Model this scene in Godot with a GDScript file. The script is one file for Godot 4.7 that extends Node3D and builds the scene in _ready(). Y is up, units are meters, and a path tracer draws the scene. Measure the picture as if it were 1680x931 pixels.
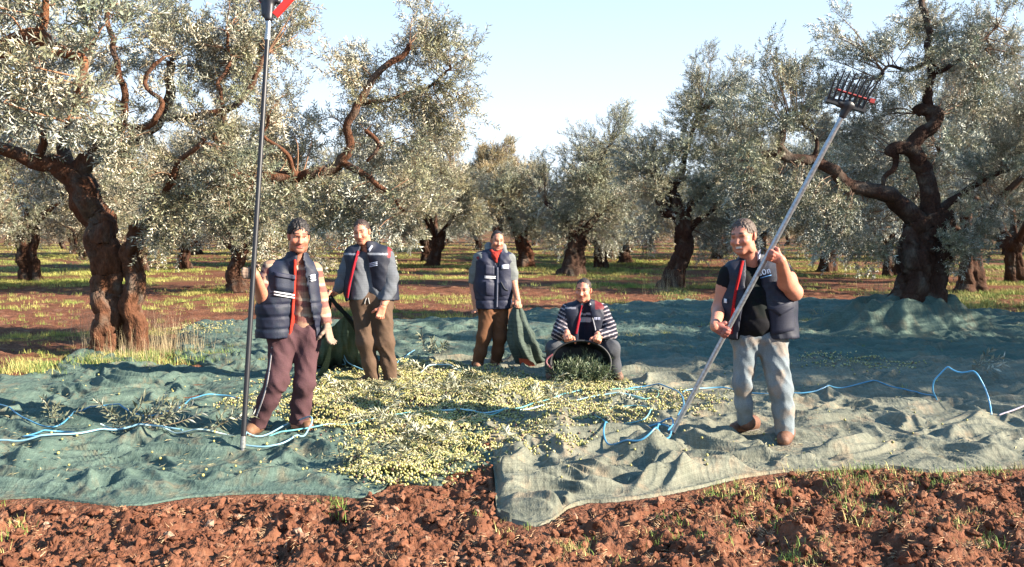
extends Node3D

# ---------------------------------------------------------------- camera model of the photograph (1680 x 931)
const FPX := 1400.0
const CAM := Vector3(0, 1.68, 0)
const HORIZON := 375.0
var tilt := atan((465.5 - HORIZON) / FPX)
var rng := RandomNumberGenerator.new()
var nz := FastNoiseLite.new()
var nr := FastNoiseLite.new()
var used := {}
var M := {}

func ray(x: float, y: float) -> Vector3:
	var d := Vector3((x - 840.0) / FPX, (465.5 - y) / FPX, -1.0)
	d = d.rotated(Vector3.RIGHT, -tilt)
	return d / -d.z
# the point seen at a pixel, so many metres in front of the camera
func at(x: float, y: float, depth: float) -> Vector3:
	return CAM + ray(x, y) * depth
# the point seen at a pixel on the level of the ground (plus h)
func gp(x: float, y: float, h := 0.0) -> Vector3:
	var d := ray(x, y)
	return CAM + d * ((h - CAM.y) / d.y)

func lin(r: float, g: float, b: float) -> Color:
	return Color(r / 255.0, g / 255.0, b / 255.0).srgb_to_linear()

func numbered(called: String) -> String:
	if not used.has(called):
		used[called] = 0
		return called
	used[called] += 1
	return "%s_%03d" % [called, used[called]]
func tag(o: Node3D, label: String, category: String, group := "", kind := "") -> Node3D:
	o.set_meta("label", label)
	o.set_meta("category", category)
	if group: o.set_meta("group", group)
	if kind: o.set_meta("kind", kind)
	return o
func thing(called: String, label: String, category: String, pos: Vector3, group := "") -> Node3D:
	var o := Node3D.new()
	o.name = numbered(called)
	add_child(o)
	o.position = pos
	tag(o, label, category, group)
	return o
func put(mesh: Mesh, called: String, m: Material, parent: Node3D = null) -> MeshInstance3D:
	var o := MeshInstance3D.new()
	o.mesh = mesh
	o.material_override = null
	for i in mesh.get_surface_count(): mesh.surface_set_material(i, m)
	if parent:
		o.name = called
		parent.add_child(o, true)
	else:
		o.name = numbered(called)
		add_child(o)
	return o

# ---------------------------------------------------------------- a collector of triangles with normals and colours
class Soup:
	var v := PackedVector3Array()
	var n := PackedVector3Array()
	var c := PackedColorArray()
	var i := PackedInt32Array()
	func mesh() -> ArrayMesh:
		var a := []
		a.resize(Mesh.ARRAY_MAX)
		a[Mesh.ARRAY_VERTEX] = v
		a[Mesh.ARRAY_NORMAL] = n
		a[Mesh.ARRAY_COLOR] = c
		a[Mesh.ARRAY_INDEX] = i
		var m := ArrayMesh.new()
		if v.size() > 0 and i.size() > 0: m.add_surface_from_arrays(Mesh.PRIMITIVE_TRIANGLES, a)
		return m
	func join(o: Soup) -> void:
		var b := v.size()
		v.append_array(o.v); n.append_array(o.n); c.append_array(o.c)
		var id := o.i.duplicate()
		for k in id.size(): id[k] += b
		i.append_array(id)
	func move(by: Vector3) -> void:
		for k in v.size(): v[k] += by
	# a flat triangle whose front looks along its own normal
	func tri(p: Vector3, q: Vector3, r: Vector3, col: Color) -> void:
		var nn := (r - p).cross(q - p).normalized()
		var b := v.size()
		v.append_array([p, q, r]); n.append_array([nn, nn, nn]); c.append_array([col, col, col]); i.append_array([b, b + 1, b + 2])
	func quad(p: Vector3, q: Vector3, r: Vector3, s: Vector3, col: Color) -> void:
		tri(p, q, r, col); tri(p, r, s, col)
	func box(t: Transform3D, size: Vector3, col: Color) -> void:
		var h := size * 0.5
		for ax in 3:
			for sg in [-1.0, 1.0]:
				var d := Vector3.ZERO; d[ax] = sg
				var u := Vector3.ZERO; u[(ax + 1) % 3] = 1.0
				var w := Vector3.ZERO; w[(ax + 2) % 3] = sg
				var p0: Vector3 = t * (d * h - u * h - w * h)
				var p1: Vector3 = t * (d * h - u * h + w * h)
				var p2: Vector3 = t * (d * h + u * h + w * h)
				var p3: Vector3 = t * (d * h + u * h - w * h)
				quad(p0, p1, p2, p3, col)
	# a sheet of points, row by row; the front is the side that (along a row) x (along a column) leaves, flip turns it
	func sheet(pts: PackedVector3Array, w: int, cols: PackedColorArray, flip := false) -> void:
		var hh := pts.size() / w
		var b := v.size()
		v.append_array(pts)
		c.append_array(cols)
		var nn := PackedVector3Array(); nn.resize(pts.size())
		for y in hh:
			for x in w:
				var du := pts[y * w + mini(x + 1, w - 1)] - pts[y * w + maxi(x - 1, 0)]
				var dv := pts[mini(y + 1, hh - 1) * w + x] - pts[maxi(y - 1, 0) * w + x]
				var k := du.cross(dv).normalized()
				nn[y * w + x] = -k if flip else k
		n.append_array(nn)
		var id := PackedInt32Array(); id.resize((w - 1) * (hh - 1) * 6)
		var o := 0
		for y in hh - 1:
			for x in w - 1:
				var a := b + y * w + x
				# split along the diagonal that bends less
				var la := a - b
				var other := nn[la].dot(nn[la + w + 1]) > nn[la + 1].dot(nn[la + w])
				if other:
					id[o] = a; id[o + (1 if flip else 2)] = a + 1; id[o + (2 if flip else 1)] = a + w + 1
					id[o + 3] = a; id[o + (4 if flip else 5)] = a + w + 1; id[o + (5 if flip else 4)] = a + w
				elif flip:
					id[o] = a; id[o + 1] = a + 1; id[o + 2] = a + w
					id[o + 3] = a + 1; id[o + 4] = a + w + 1; id[o + 5] = a + w
				else:
					id[o] = a; id[o + 1] = a + w; id[o + 2] = a + 1
					id[o + 3] = a + 1; id[o + 4] = a + w; id[o + 5] = a + w + 1
				o += 6
		i.append_array(id)
	# a tube along points; shape(k, angle) may scale the radius
	func tube(p: PackedVector3Array, r: PackedFloat32Array, sides: int, col: Color, caps := true, shape = null, up := Vector3.UP) -> void:
		var m := p.size()
		var b := v.size()
		var t0 := (p[1] - p[0]).normalized()
		var x := t0.cross(up if absf(t0.dot(up)) < 0.95 else Vector3.RIGHT).normalized()
		for k in m:
			var t := (p[mini(k + 1, m - 1)] - p[maxi(k - 1, 0)]).normalized()
			x = (x - t * x.dot(t)).normalized()
			var y := t.cross(x)
			for s in sides:
				var a := TAU * s / sides
				var dir := x * cos(a) + y * sin(a)
				var rr := r[k]
				if shape != null: rr *= shape.call(k, a)
				v.append(p[k] + dir * rr)
				n.append(dir)
				c.append(col)
		for k in m - 1:
			for s in sides:
				var s2 := (s + 1) % sides
				var a := b + k * sides + s
				var a2 := b + k * sides + s2
				i.append_array([a, a + sides, a2, a2, a + sides, a2 + sides])
		if caps:
			for e in [0, m - 1]:
				var t := (p[1] - p[0]).normalized() * -1.0 if e == 0 else (p[m - 1] - p[m - 2]).normalized()
				var q := v.size()
				v.append(p[e]); n.append(t); c.append(col)
				for s in sides:
					v.append(v[b + e * sides + s]); n.append(t); c.append(col)
				for s in sides:
					if e == 0: i.append_array([q, q + 1 + s, q + 1 + (s + 1) % sides])
					else: i.append_array([q, q + 1 + (s + 1) % sides, q + 1 + s])
	# smooth normals from the faces of all that was added since vertex b
	func smooth(b := 0) -> void:
		for k in range(b, n.size()): n[k] = Vector3.ZERO
		var k := 0
		while k < i.size():
			var a := i[k]; var d := i[k + 1]; var e := i[k + 2]
			if a >= b:
				var f := (v[e] - v[a]).cross(v[d] - v[a])
				n[a] += f; n[d] += f; n[e] += f
			k += 3
		for q in range(b, n.size()): n[q] = n[q].normalized()

# a smooth curve through points
func spline(p: PackedVector3Array, per: int) -> PackedVector3Array:
	var o := PackedVector3Array()
	var m := p.size()
	for k in m - 1:
		for s in per:
			o.append(p[k].cubic_interpolate(p[k + 1], p[maxi(k - 1, 0)], p[mini(k + 2, m - 1)], float(s) / per))
	o.append(p[m - 1])
	return o
func along(points: int, a: float, b: float, power := 1.0) -> PackedFloat32Array:
	var o := PackedFloat32Array()
	for k in points: o.append(lerpf(a, b, pow(float(k) / maxi(points - 1, 1), power)))
	return o
# height of a polyline over x (points sorted by x; returns y of the Vector2)
func poly_at(p: PackedVector2Array, x: float) -> float:
	if x <= p[0].x: return p[0].y
	for k in p.size() - 1:
		if x <= p[k + 1].x:
			return lerpf(p[k].y, p[k + 1].y, (x - p[k].x) / maxf(p[k + 1].x - p[k].x, 1e-6))
	return p[p.size() - 1].y

func multi(called: String, mesh: Mesh, m: Material, xf: Array, cols: PackedColorArray, parent: Node3D = null) -> MultiMeshInstance3D:
	var mm := MultiMesh.new()
	mm.transform_format = MultiMesh.TRANSFORM_3D
	mm.use_colors = true
	mm.mesh = mesh
	mesh.surface_set_material(0, m)
	mm.instance_count = xf.size()
	for k in xf.size():
		mm.set_instance_transform(k, xf[k])
		mm.set_instance_color(k, cols[k])
	var o := MultiMeshInstance3D.new()
	o.multimesh = mm
	if parent:
		o.name = called
		parent.add_child(o, true)
	else:
		o.name = numbered(called)
		add_child(o)
	return o

# ---------------------------------------------------------------- materials
func noise_tex(seed_: int, freq: float, lo: float, hi: float, size := 512, type := FastNoiseLite.TYPE_SIMPLEX_SMOOTH, normal := false, strength := 4.0, octaves := 5) -> Texture2D:
	var f := FastNoiseLite.new()
	f.seed = seed_; f.frequency = freq; f.noise_type = type; f.fractal_octaves = octaves; f.fractal_gain = 0.6
	var img := f.get_seamless_image(size, size)
	img.convert(Image.FORMAT_RGBA8 if normal else Image.FORMAT_L8)
	if normal:
		img.bump_map_to_normal_map(strength)
	else:
		var d := img.get_data()
		for k in d.size(): d[k] = int(lerpf(lo, hi, d[k] / 255.0) * 255.0)
		img = Image.create_from_data(size, size, false, Image.FORMAT_L8, d)
	img.generate_mipmaps()
	return ImageTexture.create_from_image(img)
# woven net: threads both ways, with slubs
func weave_tex(seed_: int) -> Texture2D:
	var s := 256
	var r := RandomNumberGenerator.new(); r.seed = seed_
	var a := PackedFloat32Array(); var b := PackedFloat32Array()
	for k in s:
		a.append(r.randf_range(0.8, 1.0)); b.append(r.randf_range(0.85, 1.0))
	var d := PackedByteArray(); d.resize(s * s)
	for y in s:
		for x in s:
			var w := 0.9 + 0.1 * (1.0 if ((x / 2 + y / 2) & 1) == 0 else 0.0)
			d[y * s + x] = int(clampf(a[y] * b[x] * w * r.randf_range(0.92, 1.06), 0.0, 1.0) * 255.0)
	var img := Image.create_from_data(s, s, false, Image.FORMAT_L8, d)
	img.generate_mipmaps()
	return ImageTexture.create_from_image(img)
func mat(key: String, rough := 0.9, tex: Texture2D = null, scale := 1.0, nrm: Texture2D = null, nstr := 1.0, spec := 0.5) -> StandardMaterial3D:
	var m := StandardMaterial3D.new()
	m.vertex_color_use_as_albedo = true
	m.roughness = rough
	m.metallic_specular = spec
	if tex or nrm:
		m.uv1_triplanar = true
		m.uv1_world_triplanar = true
		m.uv1_scale = Vector3.ONE * scale
	if tex: m.albedo_texture = tex
	if nrm:
		m.normal_enabled = true
		m.normal_texture = nrm
		m.normal_scale = nstr
	M[key] = m
	return m
func materials() -> void:
	var fine := noise_tex(3, 0.02, 0.62, 1.0)
	var finen := noise_tex(5, 0.03, 0, 1, 512, FastNoiseLite.TYPE_SIMPLEX_SMOOTH, true, 6.0)
	var cell := noise_tex(8, 0.03, 0.55, 1.0, 512, FastNoiseLite.TYPE_CELLULAR)
	var celln := noise_tex(9, 0.035, 0, 1, 512, FastNoiseLite.TYPE_CELLULAR, true, 7.0)
	mat("soil", 0.97, fine, 1.6, finen, 2.2, 0.2)
	mat("clod", 0.97, fine, 3.0, finen, 2.0, 0.2)
	mat("bark", 0.93, cell, 1.7, celln, 2.6, 0.3)
	M.bark.uv1_scale = Vector3(2.2, 0.8, 2.2)
	mat("twig", 0.9)
	mat("leaf", 0.46, null, 1, null, 1, 0.5)
	M.leaf.backlight = Color(0.28, 0.3, 0.16)
	mat("grass", 0.8)
	M.grass.backlight = Color(0.4, 0.45, 0.2)
	# fine creases of the nets
	var cr := FastNoiseLite.new()
	cr.seed = 41; cr.frequency = 0.011; cr.fractal_type = FastNoiseLite.FRACTAL_RIDGED; cr.fractal_octaves = 4
	var ci := cr.get_seamless_image(1024, 1024)
	ci.convert(Image.FORMAT_RGBA8)
	ci.bump_map_to_normal_map(9.0)
	ci.generate_mipmaps()
	mat("net", 0.8, weave_tex(4), 0.9, ImageTexture.create_from_image(ci), 1.0, 0.3)
	mat("olive", 0.35)
	mat("cloth", 0.88, weave_tex(11), 5.0, finen, 0.35, 0.3)
	mat("quilt", 0.6, weave_tex(12), 6.0, finen, 0.4, 0.4)
	mat("denim", 0.92, noise_tex(21, 0.06, 0.68, 1.0), 4.0, finen, 0.4, 0.25)
	mat("skin", 0.52, noise_tex(23, 0.03, 0.86, 1.0), 8.0, finen, 0.25, 0.4)
	M.skin.subsurf_scatter_enabled = true
	M.skin.subsurf_scatter_strength = 0.12
	mat("hair", 0.6, noise_tex(29, 0.05, 0.6, 1.0), 14.0, finen, 1.0)
	mat("leather", 0.7, fine, 6.0, finen, 0.6)
	mat("plastic", 0.45)
	mat("rubber", 0.6, fine, 5.0, finen, 0.2)
	mat("hose", 0.33)
	mat("alu", 0.34, fine, 3.0)
	M.alu.metallic = 0.75
	mat("print", 0.5)
	mat("hill", 1.0)

func _ready() -> void:
	var t0 := Time.get_ticks_msec()
	rng.seed = 20
	nz.seed = 7; nz.frequency = 1.0; nz.fractal_octaves = 3
	nr.seed = 17; nr.frequency = 1.0; nr.noise_type = FastNoiseLite.TYPE_SIMPLEX_SMOOTH; nr.fractal_type = FastNoiseLite.FRACTAL_NONE
	# camera
	var cam := Camera3D.new()
	cam.name = "camera"
	cam.fov = rad_to_deg(2.0 * atan(465.5 / FPX))
	cam.position = CAM
	cam.rotation.x = -tilt
	cam.near = 0.05
	cam.far = 4000.0
	add_child(cam)
	cam.current = true
	# sky
	var env := Environment.new()
	env.background_mode = Environment.BG_SKY
	var sm := ProceduralSkyMaterial.new()
	sm.sky_top_color = Color(0.42, 0.66, 0.88)
	sm.sky_horizon_color = Color(0.93, 0.965, 0.985)
	sm.sky_curve = 0.22
	sm.ground_bottom_color = Color(0.35, 0.26, 0.2)
	sm.ground_horizon_color = Color(0.75, 0.75, 0.72)
	sm.sun_angle_max = 1.0
	sm.energy_multiplier = 0.395
	var sky := Sky.new()
	sky.sky_material = sm
	env.sky = sky
	env.tonemap_mode = Environment.TONE_MAPPER_LINEAR
	env.tonemap_exposure = 4.1
	env.sdfgi_enabled = true
	env.ssao_enabled = true
	env.ssil_enabled = true
	env.fog_enabled = false
	env.fog_density = 0.00035
	env.fog_light_color = Color(0.84, 0.9, 0.95)
	var we := WorldEnvironment.new()
	we.name = "world_environment"
	we.environment = env
	add_child(we)
	# low winter sun, from the right and a little from behind the camera
	var sun := DirectionalLight3D.new()
	sun.name = "sun"
	sun.light_color = Color(1.0, 0.95, 0.87)
	sun.light_energy = 1.6
	sun.light_angular_distance = 0.5
	sun.shadow_enabled = true
	var el := deg_to_rad(25.0)
	var az := deg_to_rad(17.0)
	sun.look_at_from_position(Vector3.ZERO, Vector3(-cos(el) * cos(az), -sin(el), -cos(el) * sin(az)))
	add_child(sun)
	materials()
	print("materials ", Time.get_ticks_msec() - t0)
	trees()
	print("trees ", Time.get_ticks_msec() - t0)
	ground_and_nets()
	print("ground ", Time.get_ticks_msec() - t0)
	people()
	print("people ", Time.get_ticks_msec() - t0)
	tools()
	scatter()
	print("all ", Time.get_ticks_msec() - t0)

# ---------------------------------------------------------------- the setting: soil, nets, hill
var left_front := PackedVector2Array()
var left_front_px := PackedVector2Array([Vector2(-420, 800), Vector2(-200, 806), Vector2(-80, 812), Vector2(0, 820), Vector2(60, 817), Vector2(110, 822), Vector2(190, 831), Vector2(240, 829), Vector2(310, 817), Vector2(380, 812), Vector2(450, 810), Vector2(520, 812), Vector2(590, 818), Vector2(625, 806), Vector2(645, 790), Vector2(690, 797), Vector2(725, 797), Vector2(742, 776), Vector2(790, 770), Vector2(850, 762)])
var left_back_px := PackedVector2Array([Vector2(-420, 606), Vector2(-120, 612), Vector2(-30, 622), Vector2(30, 618), Vector2(90, 606), Vector2(112, 585), Vector2(150, 574), Vector2(190, 588), Vector2(260, 600), Vector2(330, 606), Vector2(400, 596), Vector2(470, 580), Vector2(540, 570), Vector2(620, 580), Vector2(720, 600), Vector2(850, 640)])
var right_front_px := PackedVector2Array([Vector2(800, 700), Vector2(806, 745), Vector2(812, 800), Vector2(815, 845), Vector2(850, 861), Vector2(880, 864), Vector2(904, 857), Vector2(918, 846), Vector2(934, 834), Vector2(962, 826), Vector2(1010, 824), Vector2(1080, 815), Vector2(1150, 801), Vector2(1210, 786), Vector2(1280, 776), Vector2(1360, 772), Vector2(1450, 768), Vector2(1530, 776), Vector2(1600, 772), Vector2(1700, 768), Vector2(1900, 764), Vector2(2150, 762)])
var right_back_px := PackedVector2Array([Vector2(680, 600), Vector2(700, 588), Vector2(760, 586), Vector2(840, 590), Vector2(920, 594), Vector2(1000, 598), Vector2(1080, 590), Vector2(1160, 596), Vector2(1240, 588), Vector2(1330, 594), Vector2(1430, 596), Vector2(1520, 590), Vector2(1640, 594), Vector2(1800, 590), Vector2(2050, 592)])
var back_front_px := PackedVector2Array([Vector2(560, 612), Vector2(640, 622), Vector2(760, 620), Vector2(900, 624), Vector2(1040, 622), Vector2(1200, 616), Vector2(1400, 618), Vector2(1600, 616), Vector2(1850, 614), Vector2(2100, 612)])
var back_back_px := PackedVector2Array([Vector2(600, 528), Vector2(680, 526), Vector2(780, 522), Vector2(880, 512), Vector2(960, 506), Vector2(1040, 498), Vector2(1140, 494), Vector2(1260, 492), Vector2(1380, 494), Vector2(1440, 500), Vector2(1560, 512), Vector2(1680, 514), Vector2(1850, 512)])
var small_front_px := PackedVector2Array([Vector2(285, 592), Vector2(330, 600), Vector2(400, 612), Vector2(480, 622), Vector2(560, 628), Vector2(650, 620)])
var small_back_px := PackedVector2Array([Vector2(292, 545), Vector2(330, 530), Vector2(400, 527), Vector2(480, 528), Vector2(560, 527), Vector2(640, 530)])
var fold_front := PackedVector2Array()
var feet := PackedVector3Array()
var mound := Vector3.ZERO

func to_ground(px: PackedVector2Array) -> PackedVector3Array:
	var o := PackedVector3Array()
	for p in px: o.append(gp(p.x, p.y))
	return o
# so many points evenly spread along a curve through the given ones
func evenly(p: PackedVector3Array, count: int) -> PackedVector3Array:
	var s := spline(p, 8)
	var l := PackedFloat32Array([0.0])
	for k in s.size() - 1: l.append(l[k] + s[k].distance_to(s[k + 1]))
	var o := PackedVector3Array()
	var j := 0
	for k in count:
		var want := l[l.size() - 1] * k / (count - 1)
		while j < s.size() - 2 and l[j + 1] < want: j += 1
		o.append(s[j].lerp(s[j + 1], clampf((want - l[j]) / maxf(l[j + 1] - l[j], 1e-6), 0.0, 1.0)))
	return o
# z of the nets' front edge; the soil is rough in front of it
func edge_z(x: float) -> float:
	return poly_at(left_front, x)
func rough_soil(x: float, z: float) -> float:
	return smoothstep(0.0, 0.35, z - edge_z(x))
func base_h(x: float, z: float) -> float:
	return nz.get_noise_2d(x * 0.23, z * 0.23) * 0.06 * smoothstep(-16.0, -24.0, z)
func soil_h(x: float, z: float) -> float:
	var h := base_h(x, z)
	var k := 0.0
	if z > -7.2: k = rough_soil(x, z)
	if k > 0.0:
		var wx := x + 0.12 * nr.get_noise_2d(x * 2.3, z * 2.3)
		var a := nr.get_noise_2d(wx * 1.7 + 5.0, z * 1.5)
		var b := nr.get_noise_2d(wx * 4.1, z * 4.3 + 8.0)
		var c := nr.get_noise_2d(wx * 9.7, z * 9.1)
		var d := nr.get_noise_2d(x * 22.0, z * 21.0)
		var e := nr.get_noise_2d(x * 47.0, z * 43.0)
		h += k * (0.07 * (a - 0.1) + 0.055 * (absf(b) - 0.3) + 0.022 * (absf(c) - 0.3) + 0.017 * (absf(d) - 0.3) + 0.013 * e - 0.005)
	else:
		h -= 0.03
		if z < -7.5: h += 0.035 * nr.get_noise_2d(x * 2.1, z * 3.3) + 0.02 * nr.get_noise_2d(x * 7.0, z * 7.0) + 0.015
	return h
# a rounded fold where the noise crosses nought
func ridge(v: float, wide := 0.3) -> float:
	return exp(-v * v / (wide * wide))
func net_h(x: float, z: float) -> float:
	var wx := x + 0.3 * nr.get_noise_2d(x * 0.8, z * 0.8 + 3.0)
	var wz := z + 0.22 * nr.get_noise_2d(x * 0.9 + 7.0, z * 0.9)
	var a := ridge(nr.get_noise_2d(wx * 0.42 + 2.0, wz * 0.8))
	var b := ridge(nr.get_noise_2d(wx * 0.85 + 9.0, wz * 1.5 + 4.0))
	var c := nr.get_noise_2d(wx * 1.5 + wz * 0.8, wz * 2.2)
	var d := ridge(nr.get_noise_2d(wx * 1.9 - wz * 0.9, wz * 2.5 + 1.0))
	var e2 := ridge(nr.get_noise_2d(wx * 1.3 + wz * 0.5 + 20.0, wz * 1.7 - wx * 0.3))
	var f2 := ridge(nr.get_noise_2d(wx * 2.7 + wz * 1.2, wz * 3.3 - wx * 0.7 + 11.0), 0.34)
	var k := 1.0
	if x > -0.4 and z > -9.0: k += 0.55 * smoothstep(-0.4, 0.4, x) * smoothstep(3.4, 1.0, x) * smoothstep(-7.0, -6.2, z)
	var w := 0.046 * a + 0.042 * b + 0.016 * c + 0.026 * d + 0.032 * e2 + 0.018 * f2
	w += 0.004 * nr.get_noise_2d(wx * 7.0, wz * 7.0) - 0.028
	for f in feet:
		var q := Vector2(x - f.x, z - f.z).length_squared()
		if q < 0.12: k *= smoothstep(0.02, 0.12, q)
	w = w * k - 0.012
	if z < -9.0 and mound != Vector3.ZERO:
		# the net pulled up round the foot of the tree
		var dx := x - mound.x
		var dz := z - mound.z
		var an := atan2(dz, dx)
		var rr := Vector2(dx / 1.3, dz / 1.05).length()
		if rr < 1.25:
			var pleat := 1.0 + 0.22 * nr.get_noise_2d(cos(an) * 2.2, sin(an) * 2.2 + 5.0) + 0.1 * absf(sin(an * 4.5 + 0.6 + rr))
			var up := clampf(1.15 - rr * pleat, 0.0, 1.0)
			up = minf(up, 0.6) / 0.6
			var side := 1.0 + 0.12 * clampf(dx, -1.0, 1.0)
			w = w * (1.0 - up * 0.3) + 0.52 * side * pow(up, 1.25) + 0.07 * up * nr.get_noise_2d(x * 2.3, z * 2.6) - 0.06 * up * pow(absf(sin(an * 3.5 + 1.2 * nr.get_noise_2d(x, z))), 6.0)
	return base_h(x, z) * 1.0 + maxf(w, -0.012) + 0.012

func net(called: String, label: String, front: PackedVector2Array, back: PackedVector2Array, nu: int, nv: int, lift: float, col: Callable, base: Vector3, lip := 0.009) -> MeshInstance3D:
	var f := evenly(to_ground(front), nu)
	var g := evenly(to_ground(back), nu)
	var pts := PackedVector3Array(); pts.resize(nu * (nv + 2))
	var cols := PackedColorArray(); cols.resize(nu * (nv + 2))
	for r in nv + 2:
		for k in nu:
			# the first two rows make the doubled hem
			var t := clampf(float(r - 1) / (nv - 1), 0.0, 1.0)
			if r == 1: t = 0.004
			var p := f[k].lerp(g[k], t)
			var h := net_h(p.x, p.z) + lift
			var e := minf(t, 1.0 - t) * f[k].distance_to(g[k])
			var side := minf(k, nu - 1 - k) * 0.03
			var fe := smoothstep(0.0, 0.3, minf(e, side))
			if fe < 1.0: h = lerpf(soil_h(p.x, p.z) + 0.022 + lift, h, fe)
			h += lip * exp(-pow((e - 0.03) / 0.03, 2.0))
			if r == 0 or r == nv + 1:
				h -= lip + 0.06
				p += (f[k] - g[k]).normalized() * (0.004 if r == 0 else -0.004)
			pts[r * nu + k] = Vector3(p.x, h, p.z)
			cols[r * nu + k] = col.call(p.x, p.z)
	var s := Soup.new()
	s.sheet(pts, nu, cols)
	s.move(-base)
	var o := put(s.mesh(), called, M.net)
	o.position = base
	tag(o, label, "net", "harvest nets spread on the ground")
	return o
# where a net shows soil dust and fading: patches with a grain of their own
func net_color(a: Color, b: Color, dust: Color, x: float, z: float) -> Color:
	var f := 0.5 + 0.5 * nz.get_noise_2d(x * 0.9 + 4.0, z * 2.4)
	var g := nz.get_noise_2d(x * 3.0, z * 11.0)
	var c := a.lerp(b, clampf(f + 0.35 * g, 0.0, 1.0))
	var d := nz.get_noise_2d(x * 2.2 + 31.0, z * 2.2) + 0.6 * nz.get_noise_2d(x * 14.0, z * 14.0)
	return c.lerp(dust, clampf((d - 0.15) * 1.2, 0.0, 0.55))

func soil_color(x: float, z: float) -> Color:
	var f := 0.5 + 0.5 * nz.get_noise_2d(x * 1.3, z * 1.3)
	var g := nz.get_noise_2d(x * 7.0, z * 7.0)
	var c := lin(110, 70, 54).lerp(lin(142, 97, 75), clampf(f + 0.3 * g, 0.0, 1.0))
	var pale := nz.get_noise_2d(x * 17.0 + 3.0, z * 17.0) - 0.28
	if pale > 0.0: c = c.lerp(lin(178, 138, 114), minf(pale * 2.0, 0.6))
	return c
# how much grass grows at a place behind the nets, 0 to 1
func grass_at(x: float, z: float) -> float:
	var s := 0.5 + 0.75 * nz.get_noise_2d(x * 0.10 + 40.0, z * 0.33)
	s += 0.55 * nz.get_noise_2d(x * 0.6, z * 1.1)
	s += clampf((-z - 22.0) / 60.0, 0.0, 0.22)
	for t in tree_feet:
		s += 0.55 * exp(-Vector2((x - t.x) * 0.6, z - t.z).length_squared() / 1.3)
	if x < -3.0 and z > -14.0: s += 0.1
	return smoothstep(0.72, 1.0, s)

func ground_strip(soup: Soup, xs: PackedFloat32Array, zs: PackedFloat32Array, drop := 0.0) -> void:
	var w := xs.size()
	var pts := PackedVector3Array(); pts.resize(w * zs.size())
	var cols := PackedColorArray(); cols.resize(w * zs.size())
	var k := 0
	var gr := lin(104, 112, 58)
	for z in zs:
		for x in xs:
			pts[k] = Vector3(x, soil_h(x, z) - drop, z)
			var c := soil_color(x, z)
			if z < -8.0: c = c.lerp(gr.lerp(lin(150, 140, 80), 0.5 + 0.5 * nz.get_noise_2d(x * 2.0, z * 2.0)), grass_at(x, z) * 0.6)
			cols[k] = c
			k += 1
	soup.sheet(pts, w, cols)
func span(a: float, b: float, step: float) -> PackedFloat32Array:
	var o := PackedFloat32Array()
	var n := int(ceil(absf(b - a) / step))
	for k in n + 1: o.append(lerpf(a, b, float(k) / n))
	return o

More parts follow.
